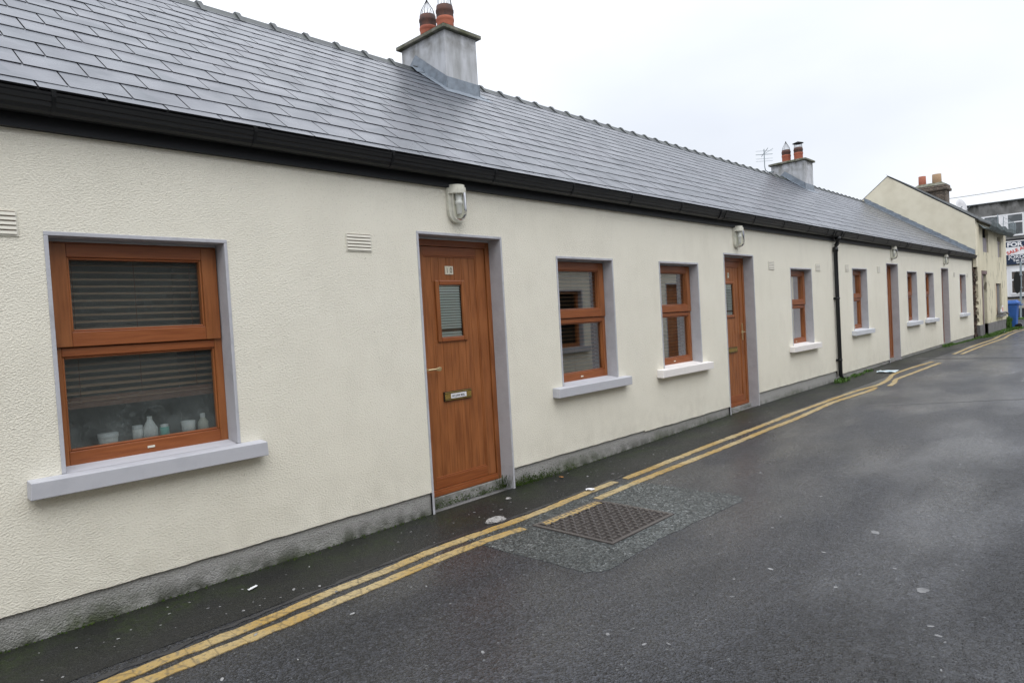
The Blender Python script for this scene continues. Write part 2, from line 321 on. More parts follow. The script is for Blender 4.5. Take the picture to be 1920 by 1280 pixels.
def yel_x(t, b, P, c, col):
    c = mixc(t, noise(t, P, 1.6, .40, .62), (.40, .315, .165), (.36, .235, .07))
    c = mixc(t, noise(t, P, 38, .50, .64, 0, .75), c, (.17, .14, .09))
    ck = N(t, 'ShaderNodeTexVoronoi', feature='DISTANCE_TO_EDGE'); ck.inputs['Scale'].default_value = 1; cq = N(t, 'ShaderNodeMapping'); cq.inputs['Scale'].default_value = (6.5, 2.2, 0); cq.inputs['Rotation'].default_value = (0, 0, .15); t.links.new(P, cq.inputs[0]); t.links.new(cq.outputs[0], ck.inputs['Vector'])
    r = N(t, 'ShaderNodeMapRange'); t.links.new(ck.outputs[0], r.inputs[0]); r.inputs[1].default_value = .010; r.inputs[2].default_value = .028; r.inputs[3].default_value = .42; r.inputs[4].default_value = 0
    return mixc(t, r.outputs[0], c, (.06, .05, .035))
YEL = mat('worn_yellow_paint', (.4, .28, .1), .55, .4, bump=(60, .4, .004), extra=yel_x)
IRON = mat('cast_iron', (.022, .019, .018), .6, .5, bump=(60, .4, .004), var=(9, (.05, .042, .038), .4, .75))
IRONR = mat('worn_iron_stud', (.075, .066, .062), .38, .5, bump=(60, .3, .003))
GUM = mat('flattened_chewing_gum', (.30, .30, .30), .7, .3, var=(9, (.13, .13, .135), .4, .7))
LEAF = mat('weed_leaf', (.055, .12, .020), .6, .3, var=(12, (.09, .17, .035), .35, .7))
MOSS = mat('dark_moss', (.028, .05, .010), .9, .1, var=(20, (.06, .09, .02), .4, .7))
STONE = mat('rough_brown_stone', (.13, .09, .07), .9, .2, bump=(9, .9, .06), var=(5, (.035, .028, .024), .4, .6))
def ruinw_x(t, b, P, c, col):
    c = mixc(t, noise(t, P, 2.2, .42, .72, 0, .8, stretch=(1, 1, .4)), (.68, .63, .48), (.54, .49, .36))
    c = mixc(t, noise(t, P, 4, .62, .68, 0, .75, stretch=(1.6, 1, .5)), c, (.10, .085, .06))
    return mixc(t, mul(t, zramp(t, P, 0, .9), noise(t, P, 3, .45, .7)), c, (.26, .27, .12))
RUIN = mat('peeling_yellow_render', (.6, .55, .4), .9, .2, bump=(14, .6, .02), extra=ruinw_x)
GREYC = mat('grey_cement', (.20, .195, .195), .9, .2, bump=(40, .4, .006), var=(4, (.14, .14, .135), .4, .7))
BOARD = mat('mauve_grey_board', (.30, .275, .29), .8, .3, var=(2, (.25, .23, .24), .4, .7))
RUST = mat('plum_painted_jamb', (.21, .15, .15), .8, .3, var=(3, (.12, .08, .07), .4, .7))
PEACH = mat('faded_peach_board', (.52, .36, .24), .8, .3, var=(3, (.45, .34, .25), .4, .7))
VOID = mat('painted_room_shade', (.008, .008, .008), .95, .1)  # near-black that paints the shade of unlit rooms behind openings
MESHM = mat('grey_debris_sheet', (.13, .16, .165), .6, .4, var=(5, (.08, .10, .105), .4, .7), bump=(10, .5, .03))
BRICK = bpy.data.materials.new('old_brown_brick'); BRICK.use_nodes = True
t = BRICK.node_tree; g = N(t, 'ShaderNodeNewGeometry'); q = N(t, 'ShaderNodeMapping'); q.inputs['Rotation'].default_value = (math.radians(90), 0, math.radians(90)); t.links.new(g.outputs['Position'], q.inputs[0])
br = N(t, 'ShaderNodeTexBrick'); br.inputs['Scale'].default_value = 4.2; br.inputs['Color1'].default_value = (.22, .17, .13, 1); br.inputs['Color2'].default_value = (.11, .09, .072, 1); br.inputs['Mortar'].default_value = (.035, .033, .03, 1); br.inputs['Mortar Size'].default_value = .03
sxyz = N(t, 'ShaderNodeSeparateXYZ'); cxyz = N(t, 'ShaderNodeCombineXYZ'); t.links.new(g.outputs['Position'], sxyz.inputs[0]); t.links.new(mul(t, sxyz.outputs[0], sxyz.outputs[1], 'ADD'), cxyz.inputs[0]); t.links.new(sxyz.outputs[2], cxyz.inputs[1]); t.links.new(cxyz.outputs[0], br.inputs['Vector'])
t.links.new(br.outputs[0], t.nodes['Principled BSDF'].inputs['Base Color']); t.nodes['Principled BSDF'].inputs['Roughness'].default_value = .9
BUFF = mat('buff_pot', (.30, .20, .12), .75, .3); ORPOT = mat('orange_pot', (.30, .105, .065), .75, .3)
def roughc_x(t, b, P, c, col):
    c = mixc(t, noise(t, P, 1.6, .3, .72), (.27, .265, .255), (.12, .12, .115))
    return mixc(t, mul(t, zramp(t, P, 6.1, 6.7, .25, 1), noise(t, P, 3.0, .40, .60, stretch=(1, 1, .4))), c, (.035, .036, .03))
ROUGHC = mat('stained_roughcast', (.25, .25, .24), .9, .2, bump=(10, .6, .02), extra=roughc_x)
BEIGE = mat('beige_wall', (.43, .39, .33), .85, .2, var=(2, (.36, .33, .28), .4, .7))
NAVY = mat('navy_board', (.018, .032, .065), .5, .3); DKBAND = mat('dark_painted_band', (.018, .018, .022), .6, .3)
SIGNW = mat('white_board', (.78, .78, .78), .5, .3); REDL = mat('faded_red_lettering', (.62, .10, .08), .6, .3)
BLUEB = mat('blue_bin_plastic', (.035, .125, .42), .45, .4, var=(4, (.028, .10, .34), .4, .7)); RUB = mat('black_rubber', (.012, .012, .012), .8, .3)
GALV = mat('galvanised_steel', (.27, .32, .34), .45, .5, metal=.3); DISH = mat('dish_grey', (.55, .55, .56), .5, .4)
PAPER = mat('white_paper', (.72, .72, .74), .8, .2); BLUEP = mat('pale_blue_wrapper', (.42, .58, .66), .5, .4, var=(14, (.7, .74, .76), .4, .6))
CHIP = mat('broken_cement_lump', (.33, .32, .31), .9, .2, bump=(45, .9, .015), var=(30, (.14, .13, .125), .45, .65))
MUD = mat('muddy_puddle', (.062, .058, .052), .22, .5, var=(5, (.045, .044, .044), .4, .65), bump=(25, .15, .004))
TEAL = mat('teal_plastic', (.10, .50, .42), .4, .4); ORANGE = mat('orange_scrap', (.55, .24, .06), .7, .2)

# ------------------------------------------------------------------ ground sheets
def sheet(name, y0, y1, x0, x1, dz, m, ragged=0, seed=1):
    rnd = random.Random(seed); xs = sorted(set([x0, x1]+[x for x in GX if x0 < x < x1]+([x0+i*.12 for i in range(1, int((x1-x0)/.12))] if ragged else [])))
    mb = MB(); vs = []; o1 = o2 = 0
    for x in xs:
        if ragged: o1 = .7*o1+rnd.uniform(-1, 1)*ragged
        vs += [(x, y0+o1, zg(x)+dz), (x, y1, zg(x)+dz)]
    mb.faces(vs, [(2*i, 2*i+2, 2*i+3, 2*i+1) for i in range(len(xs)-1)])
    return tag(build(name, mb, m), kind='structure')
sheet('ground', -120, 120, -120, 300, -.012, GREYC)
sheet('road', -4.5, -.02, -30, 35, 0, ROAD)
sheet('cross_road', -60, 60, 35, 44.6, 0, ROAD)
sheet('pavement', -.60, .02, -8, 26.6, .0016, STRIP, .006, 3)
def ribbon(name, pts, hw, dz, m, step=.06, seed=2, jit=.004):
    """strip along a smooth path of ground points with worn edges"""
    rnd = random.Random(seed); Q = []; P = []
    for i in range(len(pts)-1):
        a_, b_ = Vector(pts[i]), Vector(pts[i+1]); k_ = max(1, int((b_-a_).length/.7)); P += [a_.lerp(b_, j/k_) for j in range(k_)]
    P.append(Vector(pts[-1]))
    for i in range(len(P)-1):
        p0, p1, p2, p3 = P[max(i-1, 0)], P[i], P[i+1], P[min(i+2, len(P)-1)]; n = max(1, int((p2-p1).length/step))
        for j in range(n):
            u = j/n; Q.append(.5*((2*p1)+(p2-p0)*u+(2*p0-5*p1+4*p2-p3)*u*u+(3*p1-p0-3*p2+p3)*u*u*u))
    Q.append(P[-1]); vs = []
    for i, q in enumerate(Q):
        d = (Q[min(i+1, len(Q)-1)]-Q[max(i-1, 0)]).normalized(); n = Vector((-d.y, d.x))
        a = q+n*(hw+rnd.gauss(0, jit)); b = q-n*(hw+rnd.gauss(0, jit))
        vs += [(a.x, a.y, zg(a.x)+dz), (b.x, b.y, zg(b.x)+dz)]
    mb = MB(); mb.faces(vs, [(2*i, 2*i+1, 2*i+3, 2*i+2) for i in range(len(Q)-1)])
    n_ = len(vs); vb = [(x, y, z-dz) for x, y, z in vs]
    mb.faces(vs+vb, [f for i in range(len(Q)-1) for f in ((2*i, 2*i+2, n_+2*i+2, n_+2*i), (2*i+3, 2*i+1, n_+2*i+1, n_+2*i+3))]+[(0, n_, n_+1, 1), (n_-2, n_-1, 2*n_-1, 2*n_-2)])
    return build(name, mb, m)
def blob(mb, c, rx, ry, dz, rnd, n=11, rot=0, irr=.25, m=0, thick=0):
    ph = rnd.uniform(0, 6); pts = []
    for j in range(n):
        a = 2*math.pi*j/n; r = 1+irr*math.sin(2*a+ph)*.6+rnd.uniform(-irr, irr)*.6
        x, y = rx*r*math.cos(a), ry*r*math.sin(a); pts.append((c[0]+x*math.cos(rot)-y*math.sin(rot), c[1]+x*math.sin(rot)+y*math.cos(rot)))
    mb.poly([(x, y, zg(x)+dz) for x, y in pts], m)
S = lambda o: tag(o, kind='structure')
S(ribbon('yellow_line', [(-4, -.80), (.3, -.775), (.77, -.765), (1.12, -.75), (1.45, -.745), (1.9, -.70), (2.3, -.69), (2.75, -.655), (3.2, -.665), (3.76, -.677), (4.3, -.65), (4.86, -.64)], .038, .0042, YEL, seed=4))
S(ribbon('yellow_line', [(5.0, -.655), (5.3, -.655), (6.5, -.655), (8.2, -.69), (9.3, -.695), (10.4, -.70), (11.48, -.72), (12.2, -.79), (12.5, -.80), (13.2, -.75), (14.0, -.63), (14.5, -.617), (15.2, -.637), (16.7, -.75)], .038, .0042, YEL, seed=5))
S(ribbon('yellow_line', [(-4, -.92), (.3, -.90), (.9, -.885), (1.5, -.87), (1.9, -.845), (2.3, -.83), (2.61, -.81), (3.0, -.805), (3.42, -.84)], .038, .0042, YEL, seed=6))
S(ribbon('yellow_line', [(4.32, -.835), (5.0, -.81), (5.48, -.818), (6.5, -.84), (7.7, -.845), (8.55, -.87), (10.2, -.82), (11.5, -.89), (12.05, -.86)], .038, .0042, YEL, seed=7))
S(ribbon('yellow_line', [(12.3, -1.0), (12.8, -.95), (13.3, -.86), (14.1, -.88), (15, -.90), (16.4, -.94)], .038, .0042, YEL, seed=8))
S(ribbon('yellow_line', [(18.8, -.77), (20.5, -.73), (22.4, -.70), (25.5, -.65), (28, -.52), (30.2, -.485), (33.7, -.50), (36, -.9)], .038, .0042, YEL, seed=9, jit=.002))
S(ribbon('yellow_line', [(18.8, -.93), (20.5, -.91), (22.4, -.90), (26.1, -.85), (28, -.74), (30.5, -.68), (33.7, -.74), (36, -1.2)], .038, .0042, YEL, seed=10, jit=.002))
S(ribbon('road_seam', [(-4, -.72), (.5, -.70), (1.2, -.66), (1.9, -.61), (2.7, -.575), (3.3, -.595), (3.9, -.60), (4.6, -.585), (5.1, -.57)], .014, .0026, SEAM, seed=11, jit=.007))
S(ribbon('road_seam', [(17.4, -.3), (17.6, -1.2), (17.9, -2.6), (18.4, -4.4)], .10, .004, SEAM, seed=12, jit=.03))
S(ribbon('road_seam', [(9.9, -1.3), (10.6, -2.2), (11.6, -3.4), (12.4, -4.4)], .012, .004, GREYC, seed=12, jit=.004))
mb = MB(); P0 = [(3.0, -.70), (3.0, -.909), (3.02, -1.517), (3.02, -1.715), (3.13, -1.80), (3.75, -1.76), (4.34, -1.79), (4.9, -1.83), (5.0, -1.75), (4.97, -1.351), (4.97, -.76), (4.35, -.70)]
rnd = random.Random(5); P1 = []
for i in range(len(P0)):
    a, b = Vector(P0[i]), Vector(P0[(i+1) % len(P0)])
    for j in range(6): q = a.lerp(b, j/6); P1.append((q.x+rnd.uniform(-.008, .008), q.y+rnd.uniform(-.008, .008)))
mb.poly([(x, y, zg(x)+.0016) for x, y in P1]); k_ = len(P1); mb.faces([(x, y, zg(x)+.0016) for x, y in P1]+[(x, y, zg(x)) for x, y in P1], [(i, (i+1) % k_, k_+(i+1) % k_, k_+i) for i in range(k_)]); S(build('road_patch', mb, PATCH))
# white worn paint marks and flattened gum
gum = [[3.73, -2.195], [4.03, -1.983], [4.38, -2.259], [4.64, -2.211], [3.67, -2.539], [3.2, -2.529], [3.42, -2.435], [4.1, -2.684], [3.87, -2.95], [4.06, -3.076], [3.62, -2.904], [4.3, -3.323], [4.23, -3.366], [3.42, -3.378], [3.34, -3.424], [3.29, -3.457], [2.57, -2.522], [2.5, -2.439], [2.48, -2.253], [3.03, -3.492], [3.67, -.37], [3.5, -.239], [3.05, -.498], [2.8, -.62], [2.46, -.568], [2.33, -1.085], [6.39, -1.606], [5.76, -1.585], [6.82, -2.916], [5.29, -2.269], [1.86, -1.047], [1.96, -.723], [1.95, -.558], [1.83, -.475], [1.51, -.517], [1.4, -.316], [1.42, -.86], [1.43, -1.263], [1.13, -1.149], [.6, -.484], [5.97, -.354], [6.19, -.384], [6.38, -.468], [5.5, -.139], [5.46, -.301], [5.14, -1.002], [11.21, -1.434], [9.64, -1.923], [14.48, -2.109], [8.43, -2.883], [6.16, -2.846], [7.3, -.35], [7.9, -.2], [8.1, -.45], [9.0, -.3], [9.6, -.42], [2.0, -1.9], [1.6, -2.0], [2.9, -.2], [4.9, -.3], [5.1, -.45]]
mb = MB(); rnd = random.Random(21)
for x, y in gum: r = rnd.uniform(.005, .0145); blob(mb, (x, y), r*rnd.uniform(1, 1.5), r*.75, (.0008 if y < -.93 else .0052 if y < -.58 else .0024), rnd, 9, rnd.uniform(0, 3), .3)
for i in range(120):
    x, y = rnd.uniform(.6, 9), rnd.uniform(-.55, -.05)
    r = rnd.uniform(.002, .007); blob(mb, (x, y), r*1.4, r, (.0008 if y < -.93 else .0052 if y < -.58 else .0024), rnd, 6, rnd.uniform(0, 3), .3)
for x, y in ((4.64, -2.822), (3.83, -3.26)): blob(mb, (x, y), .035, .026, (.0008 if y < -.93 else .0052 if y < -.58 else .0024), rnd, 14, .3, .3)
S(build('road_gum_spots', mb, GUM))
mb = MB(); rnd = random.Random(9)
for x, y in ((13.6, -2.6), (14.4, -2.3), (15.0, -2.0), (12.9, -2.8), (19.5, -1.8)):
    for k in range(7): blob(mb, (x+rnd.uniform(-.3, .3), y+rnd.uniform(-.1, .1)), rnd.uniform(.03, .12), rnd.uniform(.006, .018), .001, rnd, 9, rnd.uniform(-.3, .3), .4)
S(build('road_worn_marking', mb, GUM))

# manhole cover
mh = thing('manhole_cover', 'rectangular cast iron manhole cover with raised studs set in the coarse road patch', 'manhole cover', (3.89, -1.21, 0))
X0, X1, Y0, Y1 = 3.495, 4.285, -1.57, -.862
mb = MB()
for a in ((X0, X1, Y0, Y0+.028), (X0, X1, Y1-.028, Y1)): mb.box(*a, -.01, .0105)
for a in ((X0, X0+.028, Y0+.028, Y1-.028), (X1-.028, X1, Y0+.028, Y1-.028)): mb.box(*a, -.01, .0105)
build('frame', mb, IRONR, mh, bevel=.002)
mb = MB(); mb.box(X0+.034, X1-.034, Y0+.034, Y1-.034, -.01, .006)
plate = build('cover_plate', mb, IRON, mh)
mb = MB(); nx, ny = 14, 13
for i in range(nx):
    for j in range(ny):
        cx, cy = X0+.055+(X1-X0-.11)*i/(nx-1), Y0+.055+(Y1-Y0-.11)*j/(ny-1)
        a, b = (.023, .010) if (i+j) % 2 else (.010, .023)
        if (i % 6 == 3 and j % 5 == 2): a, b = .026, .008
        vs = [(cx-a, cy-b, .006), (cx+a, cy-b, .006), (cx+a, cy+b, .006), (cx-a, cy+b, .006)]+[(cx+p*a*.78, cy+q*b*.65, .017) for p, q in ((-1, -1), (1, -1), (1, 1), (-1, 1))]
        mb.faces(vs, [(4, 5, 6, 7), (0, 1, 5, 4), (1, 2, 6, 5), (2, 3, 7, 6), (3, 0, 4, 7)])
build('raised_studs', mb, IRONR, plate)
mb = MB(); rnd = random.Random(3); vs = []
for i in range(24):
    x = X0+.05+i*.029; vs += [(x, Y1-.034, .0155), (x, Y1-.085-rnd.uniform(0, .035), .0155)]
mb.faces(vs, [(2*i, 2*i+1, 2*i+3, 2*i+2) for i in range(23)]); build('yellow_paint', mb, YEL, mh)

# ------------------------------------------------------------------ windows and doors (shared meshes)
CACHE = {}
def cached(key, fn):
    if key not in CACHE: CACHE[key] = fn()
    return CACHE[key]
W = .95
def window(parent, x0, z0, h, sill, blind, gl=None, lab=None):
    wl = wloc(parent); L = Vector((x0, 0, z0))-wl; hb = .655 if h > 1.23 else .63
    def frame():
        m = MB(); a, b = .020, W-.020
        m.box(a, a+.047, .125, .18, 0, h-.035); m.box(b-.047, b, .125, .18, 0, h-.035)
        m.box(a+.047, b-.047, .125, .18, h-.082, h-.035, 1); m.box(a+.047, b-.047, .125, .18, 0, .078, 1); m.box(a+.047, b-.047, .125, .18, hb-.06, hb-.012, 1)
        for (p, q, r, s) in ((a+.047, a+.059, .078, hb-.06), (b-.059, b-.047, .078, hb-.06)): m.box(p, q, .135, .17, r, s)
        m.box(a+.059, b-.059, .135, .17, .078, .090, 1); m.box(a+.059, b-.059, .135, .17, hb-.072, hb-.06, 1)
        return m.mesh('window', [OAK, OAKH])
    o = link('window', cached(('fr', h), frame), parent, L, bevel=.004, label=lab)
    def sur():
        m = MB(); m.box(0, .02, -.006, .18, -.012, h-.022); m.box(W-.02, W, -.006, .18, -.012, h-.022); m.box(0, W, -.006, .18, h-.022, h); m.box(.02, W-.02, .125, .18, h-.035, h-.022)
        # keep the deeper grey paint on the inner faces, paler paint on the face band
        m.m = [1 if i % 6 == 2 else 0 for i in range(len(m.f))]
        return m.mesh('surround', [REVEAL, BAND])
    link('surround', cached(('su', h), sur), o, bevel=.003)
    def sash():
        m = MB(); a, b, c, d = .029, W-.029, hb-.008, h-.045; k = .090
        m.box(a, a+k, .108, .1235, c, d); m.box(b-k, b, .108, .1235, c, d); m.box(a+k, b-k, .108, .1235, c, c+.082, 1); m.box(a+k, b-k, .108, .1235, d-.075, d, 1)
        k2 = .012
        m.box(a+k, a+k+k2, .116, .165, c+.082, d-.075); m.box(b-k-k2, b-k, .116, .165, c+.082, d-.075)
        m.box(a+k+k2, b-k-k2, .116, .165, c+.082, c+.094, 1); m.box(a+k+k2, b-k-k2, .116, .165, d-.087, d-.075, 1)
        return m.mesh('sash', [OAK, OAKH])
    link('sash', cached(('sa', h), sash), o, bevel=.004)
    G = gl or GLASS
    def pane(z0_, z1_, x_, y_):
        def f():
            m = MB(); m.poly([(x_, y_, z0_), (W-x_, y_, z0_), (W-x_, y_, z1_), (x_, y_, z1_)]); return m.mesh('pane', [G])
        return f
    link('pane', cached(('p1', h, G.name), pane(hb+.070, h-.115, .125, .152)), o); link('pane', cached(('p2', h, G.name), pane(.075, hb-.055, .072, .160)), o)
    def drain():
        m = MB(); m.box(.455, .495, .121, .1245, .032, .044); return m.mesh('drain_cap', [WPLA])
    link('drain_cap', cached('drain', drain), o, bevel=.001)
    def sillf():
        m = MB(); x_0, x_1 = -.155, W+.14; vs = []
        for x, s in ((x_0, 1), (x_1, -1)):
            vs += [(x, .0, -.105), (x+s*.0, -.082, -.108), (x+s*.006, -.086, -.02), (x+s*.004, .0, -.013)]
        m.faces(vs, [(0, 1, 2, 3), (4, 7, 6, 5), (0, 4, 5, 1), (1, 5, 6, 2), (2, 6, 7, 3), (3, 7, 4, 0)])
        m.faces([(.0205, .0, -.013), (W-.0205, .0, -.013), (W-.0205, .14, .006), (.0205, .14, .006), (.0205, .0, -.05), (W-.0205, .0, -.05), (W-.0205, .14, -.05), (.0205, .14, -.05)], [(0, 1, 2, 3), (4, 7, 6, 5), (1, 5, 6, 2), (0, 3, 7, 4)])
        return m.mesh('sill', [sill])
    link('sill', cached(('sill', sill.name), sillf), o, bevel=.004)
    # inner board and reveal lining
    def inner():
        m = MB(); m.box(.0, W, .182, .299, -.03, .052); return m.mesh('window_board', [WHITE])
    link('window_board', cached('wb', inner), o)
    if blind:
        kind, zb = blind
        def bl():
            m = MB()
            if kind in ('slat', 'tan'):
                z = h-.07; k = 0
                while z > zb+.03:
                    dy, dz_ = .017, (.006 if kind == 'tan' else .010)
                    m.box(.045, W-.045, .225-dy, .225+dy, z-.0015, z+.0015)
                    for q in range(8): x, y, zz = m.v[-8+q]; m.v[-8+q] = (x, y, zz+(y-.225)/dy*dz_)
                    z -= .040
                for x in (.16, W/2, W-.16): m.box(x-.0012, x+.0012, .2075, .209, zb, h-.05, 1)
                m.box(.045, W-.045, .210, .242, zb, zb+.026, 1); m.box(.04, W-.04, .205, .245, h-.06, h-.03, 1)
                if kind == 'tan': m.box(.045, W-.045, .209, .243, zb+.028, zb+.062, 1)
                return m.mesh('venetian_blind', [TAN, DARKR])
            n = 90; vs = []
            for i in range(n+1):
                x = .04+(W-.08)*i/n; y = .230+.012*math.sin(i*.9)+.006*math.sin(i*2.3); vs += [(x, y, .03), (x, y, h-.05)]
            m.faces(vs, [(2*i, 2*i+2, 2*i+3, 2*i+1) for i in range(n)], 0, True); return m.mesh('net_curtain', [NET])
        link('venetian_blind' if kind != 'net' else 'net_curtain', cached(('bl', kind, zb, h), bl), o)
    return o

def door(parent, x0, z0, handle_right, number=None, junk=False, lab=None):
    """z0 = level of the threshold top; the frame stands on it, the head is 2.244 above ground"""
    wl = wloc(parent); L = Vector((x0, 0, z0))-wl; H = 2.209
    def frame():
        m = MB(); a, b = .020, W-.020
        m.box(a, a+.05, .125, .185, .08, H); m.box(b-.05, b, .125, .185, .08, H); m.box(a+.05, b-.05, .125, .185, H-.055, H, 1)
        m.box(a+.05, b-.05, .125, .185, .08, .135, 1); m.box(a+.05, b-.05, .119, .125, .085, .118, 1)
        return m.mesh('door', [OAK, OAKH])
    o = link('door', cached('dfr', frame), parent, L+Vector((0, .018, 0)), bevel=.004, label=lab)
    def sur():
        m = MB(); m.box(0, .02, -.006, .18, -.12, H+.013); m.box(W-.02, W, -.006, .18, -.12, H+.013); m.box(0, W, -.006, .18, H+.013, H+.035); m.box(.02, W-.02, .14, .18, H, H+.013)
        m.m = [1 if i % 6 == 2 else 0 for i in range(len(m.f))]
        return m.mesh('surround', [REVEAL, BAND])
    link('surround', cached('dsu', sur), o, (0, -.018, 0), bevel=.003)
    def step():
        m = MB(); m.box(.0205, W-.0205, .118, .29, -.15, .079); return m.mesh('threshold', [PLINTH])
    link('threshold', cached('dst', step), o, (0, -.018, 0))
    def leaf():
        m = MB(); a, b, c, d = .074, W-.074, .138, H-.058; k = .103
        m.box(a, a+k, .137, .17, c, d); m.box(b-k, b, .137, .17, c, d); m.box(a+k, b-k, .137, .17, c, c+.085, 1); m.box(a+k, b-k, .137, .17, d-.075, d, 1)
        # planked panel with fine v-joints
        xs = [a+k+(b-a-2*k)*i/7 for i in range(8)]
        for i in range(7):
            x_, x2 = xs[i]+.0012, xs[i+1]-.0012
            if x2 < .325 or x_ > .595: m.box(x_, x2, .147, .168, c+.085, d-.075)
            else:
                m.box(x_, x2, .147, .168, c+.085, 1.37); m.box(x_, x2, .147, .168, 1.855, d-.075)
        m.box(a+k, b-k, .150, .166, c+.085, 1.37); m.box(a+k, b-k, .150, .166, 1.855, d-.075)
        for p, q in ((a+k, .325), (.595, b-k)): m.box(p, q, .150, .166, 1.37, 1.855)
        for (p, q, r, s, mm) in ((a+k, a+k+.012, c+.085, d-.075, 0), (b-k-.012, b-k, c+.085, d-.075, 0), (a+k+.012, b-k-.012, c+.085, c+.097, 1), (a+k+.012, b-k-.012, d-.087, d-.075, 1)): m.box(p, q, .1415, .160, r, s, mm)
        return m.mesh('door_leaf', [OAK, OAKH])
    lf = link('door_leaf', cached('dlf', leaf), o, bevel=.0025)
    def mould():
        m = MB(); a, b, c, d = .292, .625, 1.352, 1.872; k = .042
        m.box(a, a+k, .131, .156, c, d); m.box(b-k, b, .131, .156, c, d); m.box(a+k, b-k, .131, .156, c, c+k, 1); m.box(a+k, b-k, .131, .156, d-k, d, 1)
        return m.mesh('glazing_moulding', [OAK, OAKH])
    link('glazing_moulding', cached('dmo', mould), o, bevel=.009)
    def pane():
        m = MB(); m.poly([(.33, .152, 1.39), (.59, .152, 1.39), (.59, .152, 1.835), (.33, .152, 1.835)]); return m.mesh('pane', [GLASSD])
    link('pane', cached('dpa', pane), o)
    def bl():
        m = MB(); z = 1.855
        while z > 1.37:
            g_ = .02 if 1.43 < z < 1.455 else 0
            if not g_: m.box(.335, .582, .160, .163, z-.0095, z+.0085)
            z -= .0225
        m.box(.335, .582, .1745, .176, 1.36, 1.86, 1)  # dark backing added so the slat gaps read as shade
        for i, (x, y, zz) in enumerate(m.v[:-8]): m.v[i] = (x, y-.003+(.011 if i % 8 >= 4 else 0), zz)
        return m.mesh('door_blind', [BLIND, VENTD])
    link('door_blind', cached('dbl', bl), o)
    def plate():
        m = MB(); c = .472; m.box(c-.155, c+.155, .134, .147, .853, .932, 1); m.box(c-.150, c+.150, .128, .134, .858, .927, 0)
        m.box(c-.150, c+.150, .1262, .1285, .915, .921, 1); m.box(c-.150, c+.150, .1262, .1285, .865, .870, 1)
        return m.mesh('letter_plate', [BRASS, TEXTK])
    lp = link('letter_plate', cached('dlp', plate), o, bevel=.002)
    if junk:
        m = MB(); m.box(.472-.088, .472+.088, .125, .1262, .872, .912, 0)
        wd = text_mb(m, 'NO JUNK MAIL', .026, (.472-.078, .1242, .883), (1, 0, 0), (0, 0, 1), 1, .83, .0006)
        link('junk_mail_sticker', m.mesh('junk_mail_sticker', [PAPER, TEXTK]), o)
    def hand(rx):
        m = MB(); s = -1 if rx else 1; c = .815 if rx else .125; zc = 1.135
        m.box(c-.015, c+.015, .127, .137, zc-.12, zc+.125)
        m.tube([(c, .135, zc), (c, .085, zc)], .010, 10)
        m.tube([(c, .088, zc), (c+s*.04, .086, zc+.001), (c+s*.085, .086, zc)], .0085, 10)
        vs = [(c+s*.080, .078, zc-.010), (c+s*.118, .080, zc-.017), (c+s*.135, .080, zc-.012), (c+s*.137, .080, zc+.012), (c+s*.118, .080, zc+.017), (c+s*.080, .078, zc+.010)]
        m.faces(vs+[(a, b+.014, d) for a, b, d in vs], [(0, 1, 2, 3, 4, 5), (11, 10, 9, 8, 7, 6)]+[(i, (i+6), (i+1) % 6+6, (i+1) % 6) for i in range(6)])
        return m.mesh('handle', [PBRASS])
    link('handle', cached(('dh', handle_right), lambda: hand(handle_right)), o, bevel=.003)
    if number:
        m = MB(); n = len(number); w_ = .045
        for i, ch in enumerate(number):
            xx = .458-n*w_/2+i*w_; m.box(xx+.001, xx+w_-.001, .1395, .1468, 1.922, 1.992, 0)
            text_mb(m, ch, .068, (xx+(.007 if ch != '1' else .010), .1385, 1.934), (1, 0, 0), (0, 0, 1), 1, .74, .0004)
        link('house_number', m.mesh('house_number', [TILEC, TEXTK]), o)
    return o

